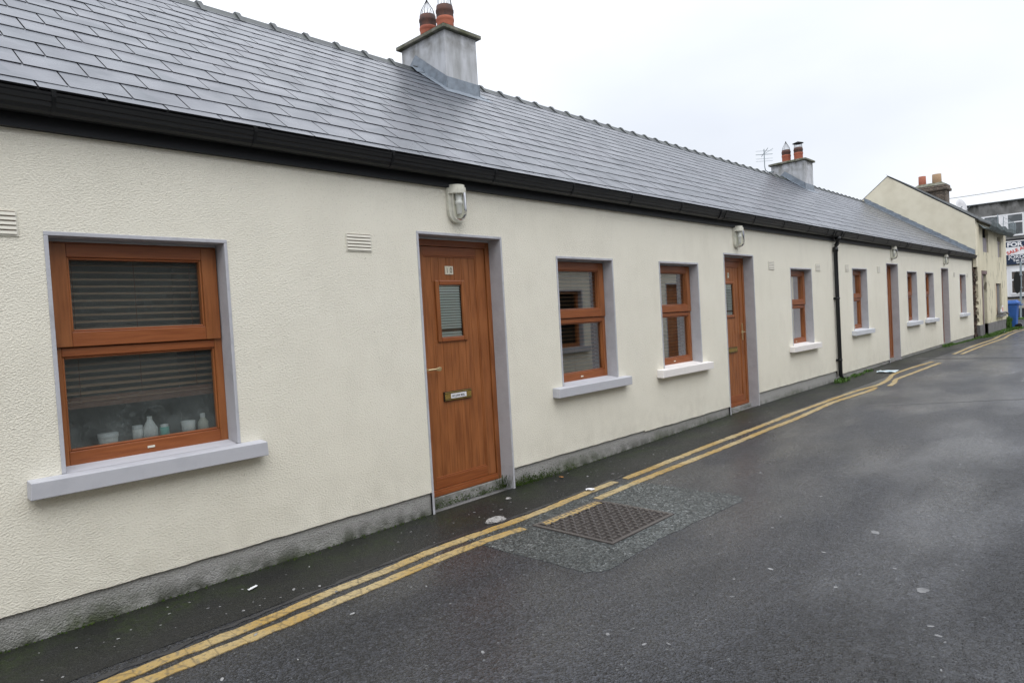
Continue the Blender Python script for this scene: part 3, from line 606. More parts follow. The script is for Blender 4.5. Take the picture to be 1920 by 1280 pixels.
# ------------------------------------------------------------------ cottages
RZ = lambda y: 2.865+.69*y
def vent_mesh():
    m = MB(); m.box(0, .215, -.006, .004, 0, .128)
    for i in range(5): z = .010+i*.0235; m.faces([(.008, -.006, z+.017), (.207, -.006, z+.017), (.207, -.012, z), (.008, -.012, z), (.008, -.006, z-.001), (.207, -.006, z-.001)], [(0, 3, 2, 1), (3, 4, 5, 2), (0, 4, 3), (1, 2, 5)])
    for i in range(5): z = .0285+i*.0235; m.box(.010, .205, -.0075, -.0062, z-.0005, z+.0025, 1)
    return m.mesh('air_vent', [CREAMP, VENTD])
def cottage(label, xa, xb, ops, pl, vents, windows, doors, chimney=None, brk=(), seed=1, hrough=1):
    """ops: openings (x0,x1,z0,z1); pl: plinth top"""
    rnd = random.Random(seed); plf = pl if callable(pl) else (lambda x, p=pl: p); pl = max(plf(xa), plf(xb)); c = thing('terraced_cottage', label, 'cottage', ((xa+xb)/2, 0, 0), 'cream cottages in one slate-roofed terrace')
    # front wall
    m = MB(); xs = sorted({xa, xb}|{o[0] for o in ops}|{o[1] for o in ops}); zs = sorted({pl+.06, 2.72}|{o[2] for o in ops if o[2] > pl+.06}|{o[3] for o in ops})
    inside = lambda x, z: any(o[0] < x < o[1] and o[2] < z < o[3] for o in ops)
    for i in range(len(xs)-1):
        for j in range(len(zs)-1):
            xm, zm = (xs[i]+xs[i+1])/2, (zs[j]+zs[j+1])/2
            if not inside(xm, zm):
                for y in (0, .3): m.poly([(xs[i], y, zs[j]), (xs[i+1], y, zs[j]), (xs[i+1], y, zs[j+1]), (xs[i], y, zs[j+1])][::(1 if y == 0 else -1)], 0 if y == 0 else 1)
        xm = (xs[i]+xs[i+1])/2
        if not inside(xm, pl+.03):                       # ragged bottom edge of the render over the plinth
            n = max(2, int((xs[i+1]-xs[i])/.04)); vs = []; o_ = 0
            for k in range(n+1):
                x = xs[i]+(xs[i+1]-xs[i])*k/n; o_ = .6*o_+rnd.gauss(0, .0013*hrough)
                q_ = plf(xm); vs += [(x, 0, pl+.06), (x, -.001, q_+o_), (x, .024, q_+o_+.002)]
            m.faces(vs, [f for k in range(n) for f in ((3*k+1, 3*k+4, 3*k+3, 3*k), (3*k+2, 3*k+5, 3*k+4, 3*k+1))])
            m.poly([(xs[i], .3, -.1), (xs[i+1], .3, -.1), (xs[i+1], .3, pl+.06), (xs[i], .3, pl+.06)], 1)
    for (a, b, p, q) in ops:
        p_ = max(p, -.1); m.poly([(a, 0, p_), (a, .3, p_), (a, .3, q), (a, 0, q)]); m.poly([(b, 0, p_), (b, 0, q), (b, .3, q), (b, .3, p_)])
        m.poly([(a, 0, q), (a, .3, q), (b, .3, q), (b, 0, q)]); m.poly([(a, 0, p_), (b, 0, p_), (b, .3, p_), (a, .3, p_)])
    m.poly([(xa, 0, 2.72), (xb, 0, 2.72), (xb, .3, 2.72), (xa, .3, 2.72)])
    build('front_wall', m, [WALL, INT], c)
    m = MB(); dx = sorted([(o[0], o[1]) for o in ops if o[2] < pl]); x = xa
    for a, b in dx+[(xb, xb)]:
        if a > x: m.box(x, a, .018, .28, -.15, plf((x+a)/2)+.02)
        x = b
    build('plinth', m, PLINTH, c)
    m = MB()                                             # party walls, back wall, floor, ceiling
    for x0_, x1_ in ((xa+.002, xa+.1), (xb-.1, xb-.002)): m.prism([(.302, -.1), (6.36, -.1), (6.36, 2.6), (3.18, 4.93), (.302, 2.93)], x0_, x1_)
    m.box(xa+.1, xb-.1, 6.1, 6.36, -.1, 2.6); m.box(xa+.1, xb-.1, .302, 6.1, 2.45, 2.5); m.box(xa+.1, xb-.1, 2.9, 3.0, .03, 2.45); m.box((xa+xb)/2-.6, (xa+xb)/2-.5, .302, 2.9, .03, 2.45)  # middle partition is unseen, added to darken the front rooms
    build('inner_walls', m, INT, c); m = MB(); m.box(xa+.1, xb-.1, .302, 6.1, -.12, .03); build('floor', m, INTF, c)
    # roof
    m = MB(); m.prism([(-.07, RZ(-.07)-.03), (-.07, RZ(-.07)-.003), (3.18, RZ(3.18)-.003), (6.45, RZ(-.09)-.003), (6.45, RZ(-.09)-.04), (3.18, RZ(3.18)-.06)], xa, xb, 1)
    nrm = Vector((0, -.69, 1)).normalized(); sw = .310; k = -1
    ys = [-.082]+[.2165*i for i in range(15)]
    for ci, y in enumerate(ys):
        if y > 3.1: break
        y2 = min((ys[ci+1] if ci+1 < len(ys) else 3.17)+.03, 3.17); off = (ci % 2)*sw/2; i0 = math.floor((xa-off-.225)/sw)
        for i in range(i0, int((xb-xa)/sw)+i0+4):
            a = i*sw+off+.225+.0042; b = a+sw-.0084; a = max(a, xa+.0005); b = min(b, xb-.0005)
            if b-a < .02: continue
            t1, t2 = rnd.uniform(-.0012, .0012), rnd.uniform(-.0012, .0012); h1, h2 = .0105, .0045; ya = y+rnd.uniform(-.0012, .0012)
            P = lambda x, yy, h_: (x, yy+nrm.y*h_, RZ(yy)+nrm.z*h_)
            v = [P(a, ya, h1+t1), P(b, ya, h1+t2), P(b, y2, h2+t2), P(a, y2, h2+t1), P(a, ya, h1-.0085), P(b, ya, h1-.0085), P(b, y2, .0), P(a, y2, .0)]
            m.faces(v, [(0, 1, 2, 3)], 0); m.faces(v, [(0, 4, 5, 1), (1, 5, 6, 2), (3, 7, 4, 0)], 1)
    rf = build('roof', m, [SLATE, SLATEE], c)
    m = MB(); x = xa; rz = RZ(3.18)
    q0 = math.ceil((xa-.0)/.4185-.24)
    prof = lambda e: [(3.05-e, rz-.085-e*.3), (3.115, rz-.020+e), (3.155, rz+.026+e), (3.205, rz+.026+e), (3.245, rz-.020+e), (3.31+e, rz-.085-e*.3), (3.31, rz-.10), (3.18, rz-.03), (3.05, rz-.10)]
    m.prism(prof(0), xa, xb)
    for i in range(q0, q0+40):
        xr = .112+.4185*i
        if xa+.03 < xr < xb-.03: m.prism(prof(.028), xr-.034, xr+.022)
    build('ridge_tiles', m, RIDGE, rf, bevel=.004)
    # eaves
    m = MB(); m.box(xa, xb, -.028, -.002, 2.612, 2.80); m.box(xa, xb, -.034, -.028, 2.612, 2.632); build('fascia_board', m, FASC, c)
    m = MB(); o_ = [(-.030, 2.775), (-.030, 2.705), (-.045, 2.690), (-.075, 2.680), (-.105, 2.683), (-.125, 2.695), (-.132, 2.712), (-.139, 2.716), (-.143, 2.735), (-.150, 2.740), (-.156, 2.762), (-.160, 2.768), (-.163, 2.780), (-.150, 2.782), (-.148, 2.772), (-.120, 2.705), (-.075, 2.692), (-.038, 2.71), (-.038, 2.775)]
    m.prism(o_, xa, xb); gu = build('gutter', m, BLACK, c); gu.location.z -= .005
    for bx, wd in brk:
        if xa < bx < xb:
            m = MB(); e = .006; o2 = [(-.032, 2.70), (-.045, 2.684), (-.075, 2.673), (-.108, 2.676), (-.131, 2.690), (-.140, 2.711), (-.150, 2.730), (-.163, 2.755), (-.170, 2.786), (-.145, 2.788), (-.145, 2.783), (-.16, 2.783), (-.14, 2.72), (-.1, 2.69), (-.05, 2.69), (-.032, 2.71)]
            m.prism(o2, bx-wd/2, bx+wd/2)
            if wd > .05: m.prism([(y-.005 if y < -.04 else y, z-.003) for y, z in o2], bx-wd/2-.012, bx-wd/2); m.prism([(y-.005 if y < -.04 else y, z-.003) for y, z in o2], bx+wd/2, bx+wd/2+.012)
            build('gutter_bracket' if wd < .05 else 'gutter_union', m, BLACK, gu)
    for x, z in vents: link('air_vent', cached('vent', vent_mesh), c, Vector((x, 0, z))-wloc(c))
    for a in windows: window(c, *a)
    for a in doors: door(c, *a)
    if chimney: make_chimney(c, *chimney)
    return c

def cone_cowl(mb, c, z, r, h):
    for i in range(14):
        a = 2*math.pi*i/14; mb.tube([(c[0]+r*math.cos(a), c[1]+r*math.sin(a), z-.01), (c[0]+r*.82*math.cos(a), c[1]+r*.82*math.sin(a), z+h*.35), (c[0]+.008*math.cos(a), c[1]+.008*math.sin(a), z+h)], .003, 5)
    mb.tube([(c[0]+r*math.cos(2*math.pi*i/20), c[1]+r*math.sin(2*math.pi*i/20), z) for i in range(21)], .004, 5)
    mb.lathe([(.001, h+.03), (.012, h+.02), (.012, h-.02), (.001, h-.02)], (c[0], c[1], z), 8)
def hat_cowl(mb, c, z, r, h):
    for i in range(18):
        a = 2*math.pi*i/18; mb.tube([(c[0]+r*math.cos(a), c[1]+r*math.sin(a), z-.01), (c[0]+r*.9*math.cos(a), c[1]+r*.9*math.sin(a), z+h)], .003, 5)
    for k in (0, .5, 1): mb.tube([(c[0]+r*(1-.1*k)*math.cos(2*math.pi*i/20), c[1]+r*(1-.1*k)*math.sin(2*math.pi*i/20), z+h*k) for i in range(21)], .003, 5)
    mb.lathe([(.001, h+.065), (.07, h+.035), (r*1.35, h+.005), (r*1.35, h-.002), (.001, h+.03)], (c[0], c[1], z), 16)
def make_chimney(c, x0, x1, y0, y1, zt, pots):
    m = MB(); m.box(x0, x1, y0, y1, RZ(y0)-.5, zt-.055); ch = build('chimney', m, CHIM, c, bevel=.012)
    m = MB(); e = .055; m.box(x0-e, x1+e, y0-e, y1+e, zt-.055, zt-.008); m.faces([(x0-e, y0-e, zt-.008), (x1+e, y0-e, zt-.008), (x1+e, y1+e, zt-.008), (x0-e, y1+e, zt-.008), (x0+.1, y0+.12, zt+.035), (x1-.1, y0+.12, zt+.035), (x1-.1, y1-.12, zt+.035), (x0+.1, y1-.12, zt+.035)], [(0, 1, 5, 4), (1, 2, 6, 5), (2, 3, 7, 6), (3, 0, 4, 7), (4, 5, 6, 7)])
    build('chimney_cap', m, CAPM, ch, bevel=.008)
    # lead flashing: front apron, stepped sides, saddle
    m = MB(); s = lambda y: RZ(y)+.014
    rz = RZ(3.18); f = .006
    m.poly([(x0-.02, y0-f, s(y0)), (x1+.02, y0-f, s(y0)), (x1+.02, y0-f, s(y0)+.16), (x0-.02, y0-f, s(y0)+.16)])
    m.poly([(x0-.13, y0-.15, s(y0-.15)), (x1+.13, y0-.15, s(y0-.15)), (x1+.13, y0, s(y0)+.004), (x0-.13, y0, s(y0)+.004)])
    for sx_, q in ((x0-f, -1), (x1+f, 1)):
        m.poly([(sx_, y0-f, s(y0)), (sx_, 3.18, s(3.18)+.02), (sx_, 3.18, s(3.18)+.20), (sx_, y0-f, s(y0)+.16)])
        m.poly([(sx_, 3.18, s(3.18)+.02), (sx_, y1, 2*s(3.18)-s(y1)), (sx_, y1, 2*s(3.18)-s(y1)+.16), (sx_, 3.18, s(3.18)+.20)])
        m.poly([(sx_, y0-.05, s(y0-.05)+.006), (sx_, 3.06, s(3.06)+.03), (sx_+q*.11, 3.06, s(3.06)+.016), (sx_+q*.12, y0-.05, s(y0-.05)+.004)])
        m.faces([(sx_, 3.00, rz-.075), (sx_, 3.10, rz+.01), (sx_, 3.18, rz+.055), (sx_, 3.34, rz-.03), (sx_+q*.13, 3.00, rz-.095), (sx_+q*.13, 3.10, rz+.0), (sx_+q*.13, 3.18, rz+.038), (sx_+q*.13, 3.34, rz-.06)], [(0, 1, 5, 4), (1, 2, 6, 5), (2, 3, 7, 6)])
    fl = build('lead_flashing', m, LEAD, ch); so_ = fl.modifiers.new('thickness', 'SOLIDIFY'); so_.thickness = .004
    for (px, py, ph, cowl, chh) in pots:
        m = MB(); r = .118; pr = [(r*.99, -.02), (r, ph*.42), (r*1.03, ph*.47), (r*1.07, ph*.50), (r*1.07, ph*.56), (r*1.02, ph*.60)]
        m.lathe(pr, (px, py, zt+.02), 24, 0); m.lathe([(r*1.02, ph*.60), (r*1.01, ph*.76), (r*1.07, ph*.79), (r*1.07, ph*.86), (r*1.0, ph*.90), (r*.97, ph), (r*.8, ph), (r*.78, ph-.15)], (px, py, zt+.02), 24, 1)
        po = build('chimney_pot', m, [POT, SOOT], ch)
        m = MB(); (cone_cowl if cowl == 'cone' else hat_cowl)(m, (px, py), zt+.02+ph, r*.93, chh); build('chimney_cowl', m, WIRE, ch)

H1, H2, ZA, ZC = 1.255, 1.215, .845, .937
BR = [(.894-1.05*i, .018) for i in range(1, 7)]+[(x, .018) for x in (.894, 1.945, 2.987, 4.05, 5.116, 6.131, 7.191, 9.252, 10.315, 11.37, 12.25)]+[(8.26, .12), (12.62, .10), (13.05, .10)]+[(13.95+1.02*i, .018) for i in range(12)]+[(17.65, .12), (22.3, .12)]
def win(x, z, h): return (x, x+W, z-.03, z+h-.004)
def dr(x, zt): return (x, x+W, -.2, zt)
cottage('cream cottage beyond the left frame edge, showing only its roof and gutter', -6.6, -.25, [win(-5.5, ZA, H1), win(-1.7, ZA, H1)], .175, [], [(-5.5, ZA, H1, SILLG, None), (-1.7, ZA, H1, SILLG, None)], [], None, BR, 1)
cottage('nearest cream cottage with the brown door numbered 10 and the large steamed window', -.25, 6.38, [win(.834, ZA, H1), dr(3.276, 2.24), win(4.968, ZA, H1)], .178, [(.515, 2.066), (2.637, 2.062)],
        [(.834, ZA, H1, SILLG, ('tan', .30), GLASSC, 'large brown window with misted glass'), (4.968, ZA, H1, SILLG, ('slat', .04))],
        [(3.276, 0, False, '10', True, 'brown door numbered 10')], (6.0, 6.38+.2, 2.56, 3.50, 5.487, [(6.29, 2.85, .40, 'cone', .28), (6.29, 3.22, .40, 'cone', .22)]), BR, 2, 1.0)
cottage('second cream cottage, with two white window sills and a half hidden brown door', 6.38, 12.9, [win(6.85, ZA, H1), dr(8.515, 2.25), win(10.84, ZA, H1)], lambda x: .162 if x < 9 else .238, [(9.99, 2.05), (11.99, 2.055)],
        [(6.85, ZA, H1, SILLW, ('slat', .04)), (10.84, ZA, H1, SILLW, ('net', .04))], [(8.515, .01, True, '9', False)], None, BR, 3)
cottage('third cream cottage, just beyond the black drainpipe, with a chimney and aerial', 12.9, 19.5, [win(13.975, ZC, H2), dr(16.36, 2.30), win(18.11, ZC, H2)], .155, [(13.56, 2.075), (15.655, 2.08)],
        [(13.975, ZC, H2, SILLP, ('net', .04)), (18.11, ZC, H2, SILLP, ('slat', .04))], [(16.36, .06, False, None, False)], (19.17, 19.80, 2.63, 3.57, 5.545, [(19.48, 2.90, .36, 'hat', .12), (19.48, 3.24, .36, 'cone', .23)]), BR, 4)
cottage('farthest cream cottage of the terrace, touching the gable of the derelict house', 19.5, 26.5, [win(19.94, ZC, H2), dr(21.825, 2.29), win(24.39, ZC, H2)], .16, [(23.50, 2.06), (25.5, 2.06)],
        [(19.94, ZC, H2, SILLP, ('slat', .04)), (24.39, ZC, H2, SILLP, ('net', .04))], [(21.825, .055, False, None, False)], None, BR, 5)

# gutter end stop and verge flashing of the far cottage belong to the last cottage
far = [o for o in COL.objects if o.get('label', '').startswith('farthest cream')][0]
m = MB(); m.prism([(-.030, 2.775), (-.030, 2.70), (-.075, 2.676), (-.13, 2.69), (-.165, 2.784)], 26.5, 26.52); build('gutter_stop_end', m, BLACK, far)
m = MB()
for i in range(14):
    ya, yb = -.10+i*.235, -.10+(i+1)*.235; m.poly([(26.28, ya, RZ(ya)+.02), (26.535, ya, RZ(ya)+.024), (26.535, yb, RZ(yb)+.024), (26.28, yb, RZ(yb)+.02)])
    m.poly([(26.535, ya, RZ(ya)+.024), (26.535, ya+.0, RZ(ya)+.17), (26.535, yb, RZ(yb)+.15), (26.535, yb, RZ(yb)+.024)])
fl = build('verge_flashing', m, LEAD, far); fl.modifiers.new('thickness', 'SOLIDIFY').thickness = .006

# ------------------------------------------------------------------ wall lamps
def lamp_meshes():
    A = MB(); r = .088; pts = [(-r, .27), (-r, .10)]+[(-r*math.cos(a), .10-r*math.sin(a)) for a in [math.pi*i/12 for i in range(1, 12)]]+[(r, .10), (r, .27)]
    A.prismy(pts[::-1], -.030, 0)
    B = MB()
    cap = [(-.09, .0)]+[(-.09*math.cos(math.pi*i/14), -.11*math.sin(math.pi*i/14)) for i in range(15)]+[(.09, .0)]
    for z0, z1, s in ((.243, .292, 1), (.292, .315, .9)):
        n = len(cap); vs = [(x*s, y*s-.002, z) for z in (z0, z1) for x, y in cap]; B.faces(vs, [(i, (i+1) % n, n+(i+1) % n, n+i) for i in range(n)]); B.faces(vs, [tuple(range(n))[::-1], tuple(range(n, 2*n))])
    C = MB(); C.lathe([(.066, .245), (.066, .10), (.060, .065), (.045, .040), (.022, .026), (.001, .022)], (0, -.055, 0), 24)
    D = MB(); D.lathe([(.001, .245), (.030, .245), (.024, .19), (.030, .185), (.032, .165), (.026, .155), (.022, .15), (.022, .085), (.015, .075), (.001, .072)], (0, -.055, 0), 16)
    return A.mesh('back_plate', [WPLA]), B.mesh('lamp_cap', [WPLA]), C.mesh('glass_cover', [GLASSL]), D.mesh('bulb', [WHITE])
LM = lamp_meshes()
for x, z, lab in ((3.695, 2.318, 'white bulkhead lamp above the brown door numbered 10'), (8.92, 2.315, 'white bulkhead lamp above the second brown door, between the white sills'), (16.82, 2.37, 'white bulkhead lamp above the first door beyond the drainpipe'), (22.24, 2.36, 'white bulkhead lamp above the last brown door of the terrace')):
    t_ = thing('wall_lamp', lab, 'wall lamp', (x, -.002, z), 'bulkhead lamps over the cottage doors')
    for nm, me in zip(('back_plate', 'lamp_cap', 'glass_cover', 'bulb'), LM): link(nm, me, t_, bevel=.003 if nm in ('back_plate', 'lamp_cap') else 0)

# ------------------------------------------------------------------ drainpipe
dp = thing('drainpipe', 'black downpipe with swan neck running down the cream wall to weeds', 'drainpipe', (12.9, -.05, 0))
m = MB(); m.tube([(12.93, -.095, 2.70), (12.93, -.095, 2.61), (12.925, -.088, 2.58), (12.91, -.060, 2.53), (12.905, -.052, 2.50), (12.90, -.052, 2.0), (12.905, -.052, .16), (12.93, -.075, .09), (12.98, -.11, .07)], .036, 14); build('pipe', m, BLACK, dp)
m = MB(); m.lathe([(.036, 0), (.046, 0), (.046, .07), (.036, .07)], (12.93, -.095, 2.62), 14); m.lathe([(.036, 0), (.045, 0), (.045, .08), (.036, .08)], (12.904, -.052, 2.42), 14); build('socket', m, BLACK, dp)
for z in (1.55, .42):
    m = MB(); m.lathe([(.036, 0), (.043, 0), (.043, .035), (.036, .035)], (12.902, -.052, z), 14); m.box(12.84, 12.965, -.014, -.002, z, z+.035); build('pipe_bracket', m, BLACK, dp)

# ------------------------------------------------------------------ things on the window board of the steamed window
def pot_on_sill(name, lab, cat, x, prof, mats, lid=None, y=.235):
    m = MB(); m.lathe(prof, (x, y, .899), 20)
    t_ = thing(name, lab, cat, (x, y, .899), 'toiletries on the window ledge'); build('body', m, mats, t_)
    if lid: m = MB(); m.lathe(lid, (x, y, .899), 20); build('lid', m, WHITE, t_)
pot_on_sill('tub', 'squat round white tub with lid, leftmost behind the steamed window', 'tub', 1.12, [(.001, 0), (.045, 0), (.050, .075), (.001, .075)], JARW, [(.052, .06), (.053, .085), (.001, .087)])
pot_on_sill('jar', 'small pale jar right of the round tub behind steamed glass', 'jar', 1.275, [(.001, 0), (.027, 0), (.027, .10), (.001, .10)], JARW, [(.028, .085), (.028, .105), (.001, .107)])
pot_on_sill('bottle', 'tall tapering white bottle in the middle of the steamed window ledge', 'bottle', 1.345, [(.001, 0), (.042, 0), (.040, .08), (.016, .125), (.012, .14), (.001, .14)], JARW, [(.014, .13), (.014, .15), (.001, .15)])
pot_on_sill('jar', 'small teal jar on the steamed window ledge', 'jar', 1.425, [(.001, 0), (.026, 0), (.026, .075), (.001, .075)], TEAL, [(.022, .07), (.022, .09), (.001, .092)])
pot_on_sill('cup', 'white cup right of the teal jar behind steamed glass', 'cup', 1.565, [(.001, 0), (.034, 0), (.042, .09), (.038, .09), (.001, .01)], JARW)
pot_on_sill('bottle', 'short white bottle at the right end of the steamed window ledge', 'bottle', 1.655, [(.001, 0), (.03, 0), (.03, .07), (.012, .10), (.012, .12), (.001, .12)], WPLA, [(.015, .10), (.015, .125), (.001, .127)])

# ------------------------------------------------------------------ aerial on far chimney
ae = thing('television_aerial', 'thin television aerial on a bent pole by the far cottage chimney', 'aerial', (19.12, 3.5, 5.35))
m = MB(); m.tube([(19.17, 3.50, 5.33), (19.02, 3.60, 5.32), (18.95, 3.64, 5.37), (18.93, 3.65, 5.48), (18.93, 3.65, 5.97)], .013, 8); build('pole', m, GALV, ae)
m = MB(); m.tube([(18.72, 3.45, 5.93), (19.05, 3.78, 5.80)], .008, 6); m.tube([(18.93, 3.65, 5.83), (19.2, 3.5, 6.0)], .007, 6)
for k, z in enumerate((5.63, 5.70, 5.82, 5.92)): m.tube([(18.78, 3.83, z), (19.08, 3.47, z)], .0045 if k != 2 else .009, 6)
build('rods', m, GALV, ae)

# ------------------------------------------------------------------ derelict house
dh = thing('derelict_house', 'derelict two storey house with peeling yellow render and boarded windows', 'house', (30, 0, 0))
GA = [(-.12, 2.4), (-.12, 3.98), (2.41, 5.84), (5.1, 3.6), (5.1, 0), (.2, 0), (.2, 2.4)]
m = MB(); m.prism(GA, 26.55, 26.85); build('gable_wall', m, WALL2, dh)
ops = [(28.0, 29.15, 2.95, 3.80), (31.25, 32.1, 2.86, 3.66), (27.62, 28.5, -.1, 2.18), (30.5, 31.8, .68, 1.86)]
m = MB(); xs = sorted({26.98, 33.35}|{o[0] for o in ops}|{o[1] for o in ops}); zs = sorted({.45, 3.90}|{o[2] for o in ops if o[2] > .45}|{o[3] for o in ops})
rnd = random.Random(8); FY = -.10
for i in range(len(xs)-1):
    for j in range(len(zs)-1):
        xm, zm = (xs[i]+xs[i+1])/2, (zs[j]+zs[j+1])/2
        if not any(o[0] < xm < o[1] and o[2] < zm < o[3] for o in ops): m.poly([(xs[i], FY, zs[j]), (xs[i+1], FY, zs[j]), (xs[i+1], FY, zs[j+1]), (xs[i], FY, zs[j+1])])
for (a, b, p, q) in ops:
    m.poly([(b, FY, p), (b, FY, q), (b, .35, q), (b, .35, p)]); m.poly([(a, FY, p), (a, .35, p), (a, .35, q), (a, FY, q)]); m.poly([(a, FY, q), (a, .35, q), (b, .35, q), (b, FY, q)]); m.poly([(a, FY, p), (b, FY, p), (b, .35, p), (a, .35, p)])
vs = []; zz = 0
m.poly([(33.35, FY, 0), (33.35, 5.1, 0), (33.35, 5.1, 3.6), (33.35, 2.41, 5.78), (33.35, FY, 3.95)])
# uneven left edge
n = 30; vs = []
for k in range(n+1): z = .45+3.45*k/n; vs += [(26.98, FY, z), (26.86+rnd.uniform(-.03, .05), FY+.003, z), (26.88, .1, z)]
m.faces(vs, [f for k in range(n) for f in ((3*k, 3*k+3, 3*k+4, 3*k+1), (3*k+1, 3*k+4, 3*k+5, 3*k+2))])
build('front_wall', m, RUIN, dh)
m = MB()
for a, b in ((26.86, 27.62), (28.5, 33.37)): m.box(a, b, FY-.02, .2, -.1, .45)
build('plinth', m, GREYC, dh)
m = MB(); m.box(26.53, 26.88, -.02, .2, -.1, 2.66)
for i in range(60): x, z = rnd.uniform(26.52, 26.8), rnd.uniform(.1, 2.5); s_ = rnd.uniform(.03, .07); m.box(x, x+s_*1.6, -.055, -.019, z, z+s_)
build('exposed_stone', m, STONE, dh, bevel=.01)
m = MB(); m.box(28.0, 29.15, FY+.05, FY+.07, 2.95, 3.47); build('window_board', m, BOARD, dh)
m = MB(); m.box(31.25, 32.1, FY+.06, FY+.08, 2.86, 3.5); m.box(31.25, 32.1, FY+.03, FY+.06, 3.40, 3.44); build('window_board', m, BOARD, dh)
m = MB(); m.box(30.5, 31.2, FY+.07, FY+.09, .68, 1.86); build('window_board', m, PEACH, dh)
m = MB(); m.box(31.2, 31.8, FY+.06, FY+.08, .68, 1.86); build('window_board', m, GREYC, dh)
for a, b, p, q in (ops[0], ops[1]): m = MB(); m.box(a-.02, b+.02, FY+.09, FY+.10, p, q); build('void_shade_panel', m, VOID, dh)  # flat black panels standing in for the shade indoors
m = MB(); m.box(28.08, 28.5, FY+.10, FY+.12, 0, 2.18); build('void_shade_panel', m, VOID, dh)
m = MB(); m.box(27.62, 28.08, FY+.03, FY+.06, 0, 2.15); build('door', m, BOARD, dh)
m = MB(); m.box(27.56, 27.625, FY-.02, .14, 0, 2.18); m.box(27.56, 28.55, FY-.02, .1, 2.18, 2.30); build('door_surround', m, RUST, dh)
m = MB(); m.box(30.45, 31.95, FY-.12, .1, .60, .68); m.tube([(30.6, FY-.1, .74), (31.9, FY-.12, .74), (32.4, FY-.12, .66)], .035, 8); build('window_sill', m, GREYC, dh)
m = MB(); m.box(31.05, 31.35, FY-.10, FY-.085, .70, 1.02); m.box(31.12, 31.28, FY-.104, FY-.099, .80, .95, 1); m.box(30.75, 31.05, FY-.09, FY-.08, .70, .88, 0)
tag(rebase(build('estate_notice', m, [SIGNW, REDL]), (31.05, FY-.09, .7)), 'small white and red notice propped on the derelict window sill', 'notice')
m = MB(); SL = .735; m.prism([(-.22, 3.92), (-.22, 3.95), (2.41, 5.875), (5.3, 3.48), (5.3, 3.40), (2.41, 5.80)], 26.57, 33.45)
for i in range(12): y = -.22+i*.22; m.prism([(y, 3.95+(y+.22)*SL+.001), (y, 3.965+(y+.22)*SL+.004), (y+.24, 3.965+(y+.46)*SL-.008), (y+.24, 3.95+(y+.46)*SL-.003)], 26.51+rnd.uniform(0, .03), 33.4)
rr = build('roof', m, [RIDGE], dh)
m = MB(); m.box(31.9, 32.55, 1.62, 2.78, 4.9, 5.95); m.box(31.82, 32.63, 1.54, 2.86, 5.80, 5.92); m.box(31.86, 32.59, 1.58, 2.82, 5.92, 6.03); ch = build('chimney', m, BRICK, dh, bevel=.03)
m = MB(); m.faces([(31.86, 1.58, 6.03), (32.59, 1.58, 6.03), (32.59, 2.82, 6.03), (31.86, 2.82, 6.03), (32.05, 1.78, 6.17), (32.4, 1.78, 6.17), (32.4, 2.62, 6.17), (32.05, 2.62, 6.17)], [(0, 1, 5, 4), (1, 2, 6, 5), (2, 3, 7, 6), (3, 0, 4, 7), (4, 5, 6, 7)]); build('flaunching', m, CAPM, ch)
for y, mt, r in ((1.98, BUFF, .17), (2.50, ORPOT, .14)):
    m = MB(); m.lathe([(r*1.02, 0), (r, .12), (r*.97, .40), (r*.8, .40), (r*.75, .2)], (32.2, y, 6.12), 16); build('chimney_pot', m, mt, ch)
# sagging debris gutter along its eaves
dg = thing('debris_gutter', 'grey sagging debris sheet on thin posts along the derelict house eaves', 'debris sheet', (30, -.3, 3.75))
m = MB(); prof = [(-.11, 3.84), (-.24, 3.70), (-.38, 3.68), (-.47, 3.78), (-.50, 3.92)]; nX = 40; vs = []
for i in range(nX+1):
    x = 27.3+5.5*i/nX; sg = -.03*math.sin(i*.55)-.05*math.sin(math.pi*i/nX)
    for k, (y, z) in enumerate(prof): vs.append((x, y, z+sg*k/4+rnd.uniform(-.008, .008)))
k5 = len(prof); m.faces(vs, [(i*k5+j, (i+1)*k5+j, (i+1)*k5+j+1, i*k5+j+1) for i in range(nX) for j in range(k5-1)]); o = build('sheet', m, MESHM, dg); o.modifiers.new('thickness', 'SOLIDIFY').thickness = .01
m = MB()
for x in (28.4, 29.7, 31.0, 32.2, 32.8): m.tube([(x, -.48, 3.78), (x, -.50, 4.22)], .011, 6)
for z in (4.05, 4.2): m.tube([(29.7, -.50, z), (32.8, -.50, z)], .006, 5)
for i in range(14): m.tube([(31.2+i*.12, -.5, 3.9), (31.2+i*.12, -.5, 4.2)], .004, 4)
build('posts', m, GALV, dg)
sdh = thing('satellite_dish', 'pale round satellite dish peeping over the derelict house roof', 'satellite dish', (33.6, 1.4, 4.9))
m = MB(); cyc = Vector((33.6, 1.38, 5.22)); nrm_ = Vector((-.35, -.93, .25)).normalized(); a_ = nrm_.cross(Vector((0, 0, 1))).normalized(); b_ = a_.cross(nrm_); vs = [cyc-nrm_*.07]
for r in (.17, .34):
    for j in range(20): vs.append(cyc+(a_*math.cos(j*math.pi/10)+b_*math.sin(j*math.pi/10))*r-nrm_*(.07*(1-(r/.34)**2)))
m.faces(vs, [(0, 1+j, 1+(j+1) % 20) for j in range(20)]+[(1+j, 21+j, 21+(j+1) % 20, 1+(j+1) % 20) for j in range(20)], 0, True)
o = build('dish', m, DISH, sdh); o.modifiers.new('thickness', 'SOLIDIFY').thickness = .012
m = MB(); m.tube([cyc+nrm_*.02, (33.6, 1.55, 5.0), (33.6, 1.55, 4.6)], .02, 6); m.tube([cyc-b_*.32, cyc+nrm_*.34-b_*.1], .008, 5); build('mount', m, GALV, sdh)

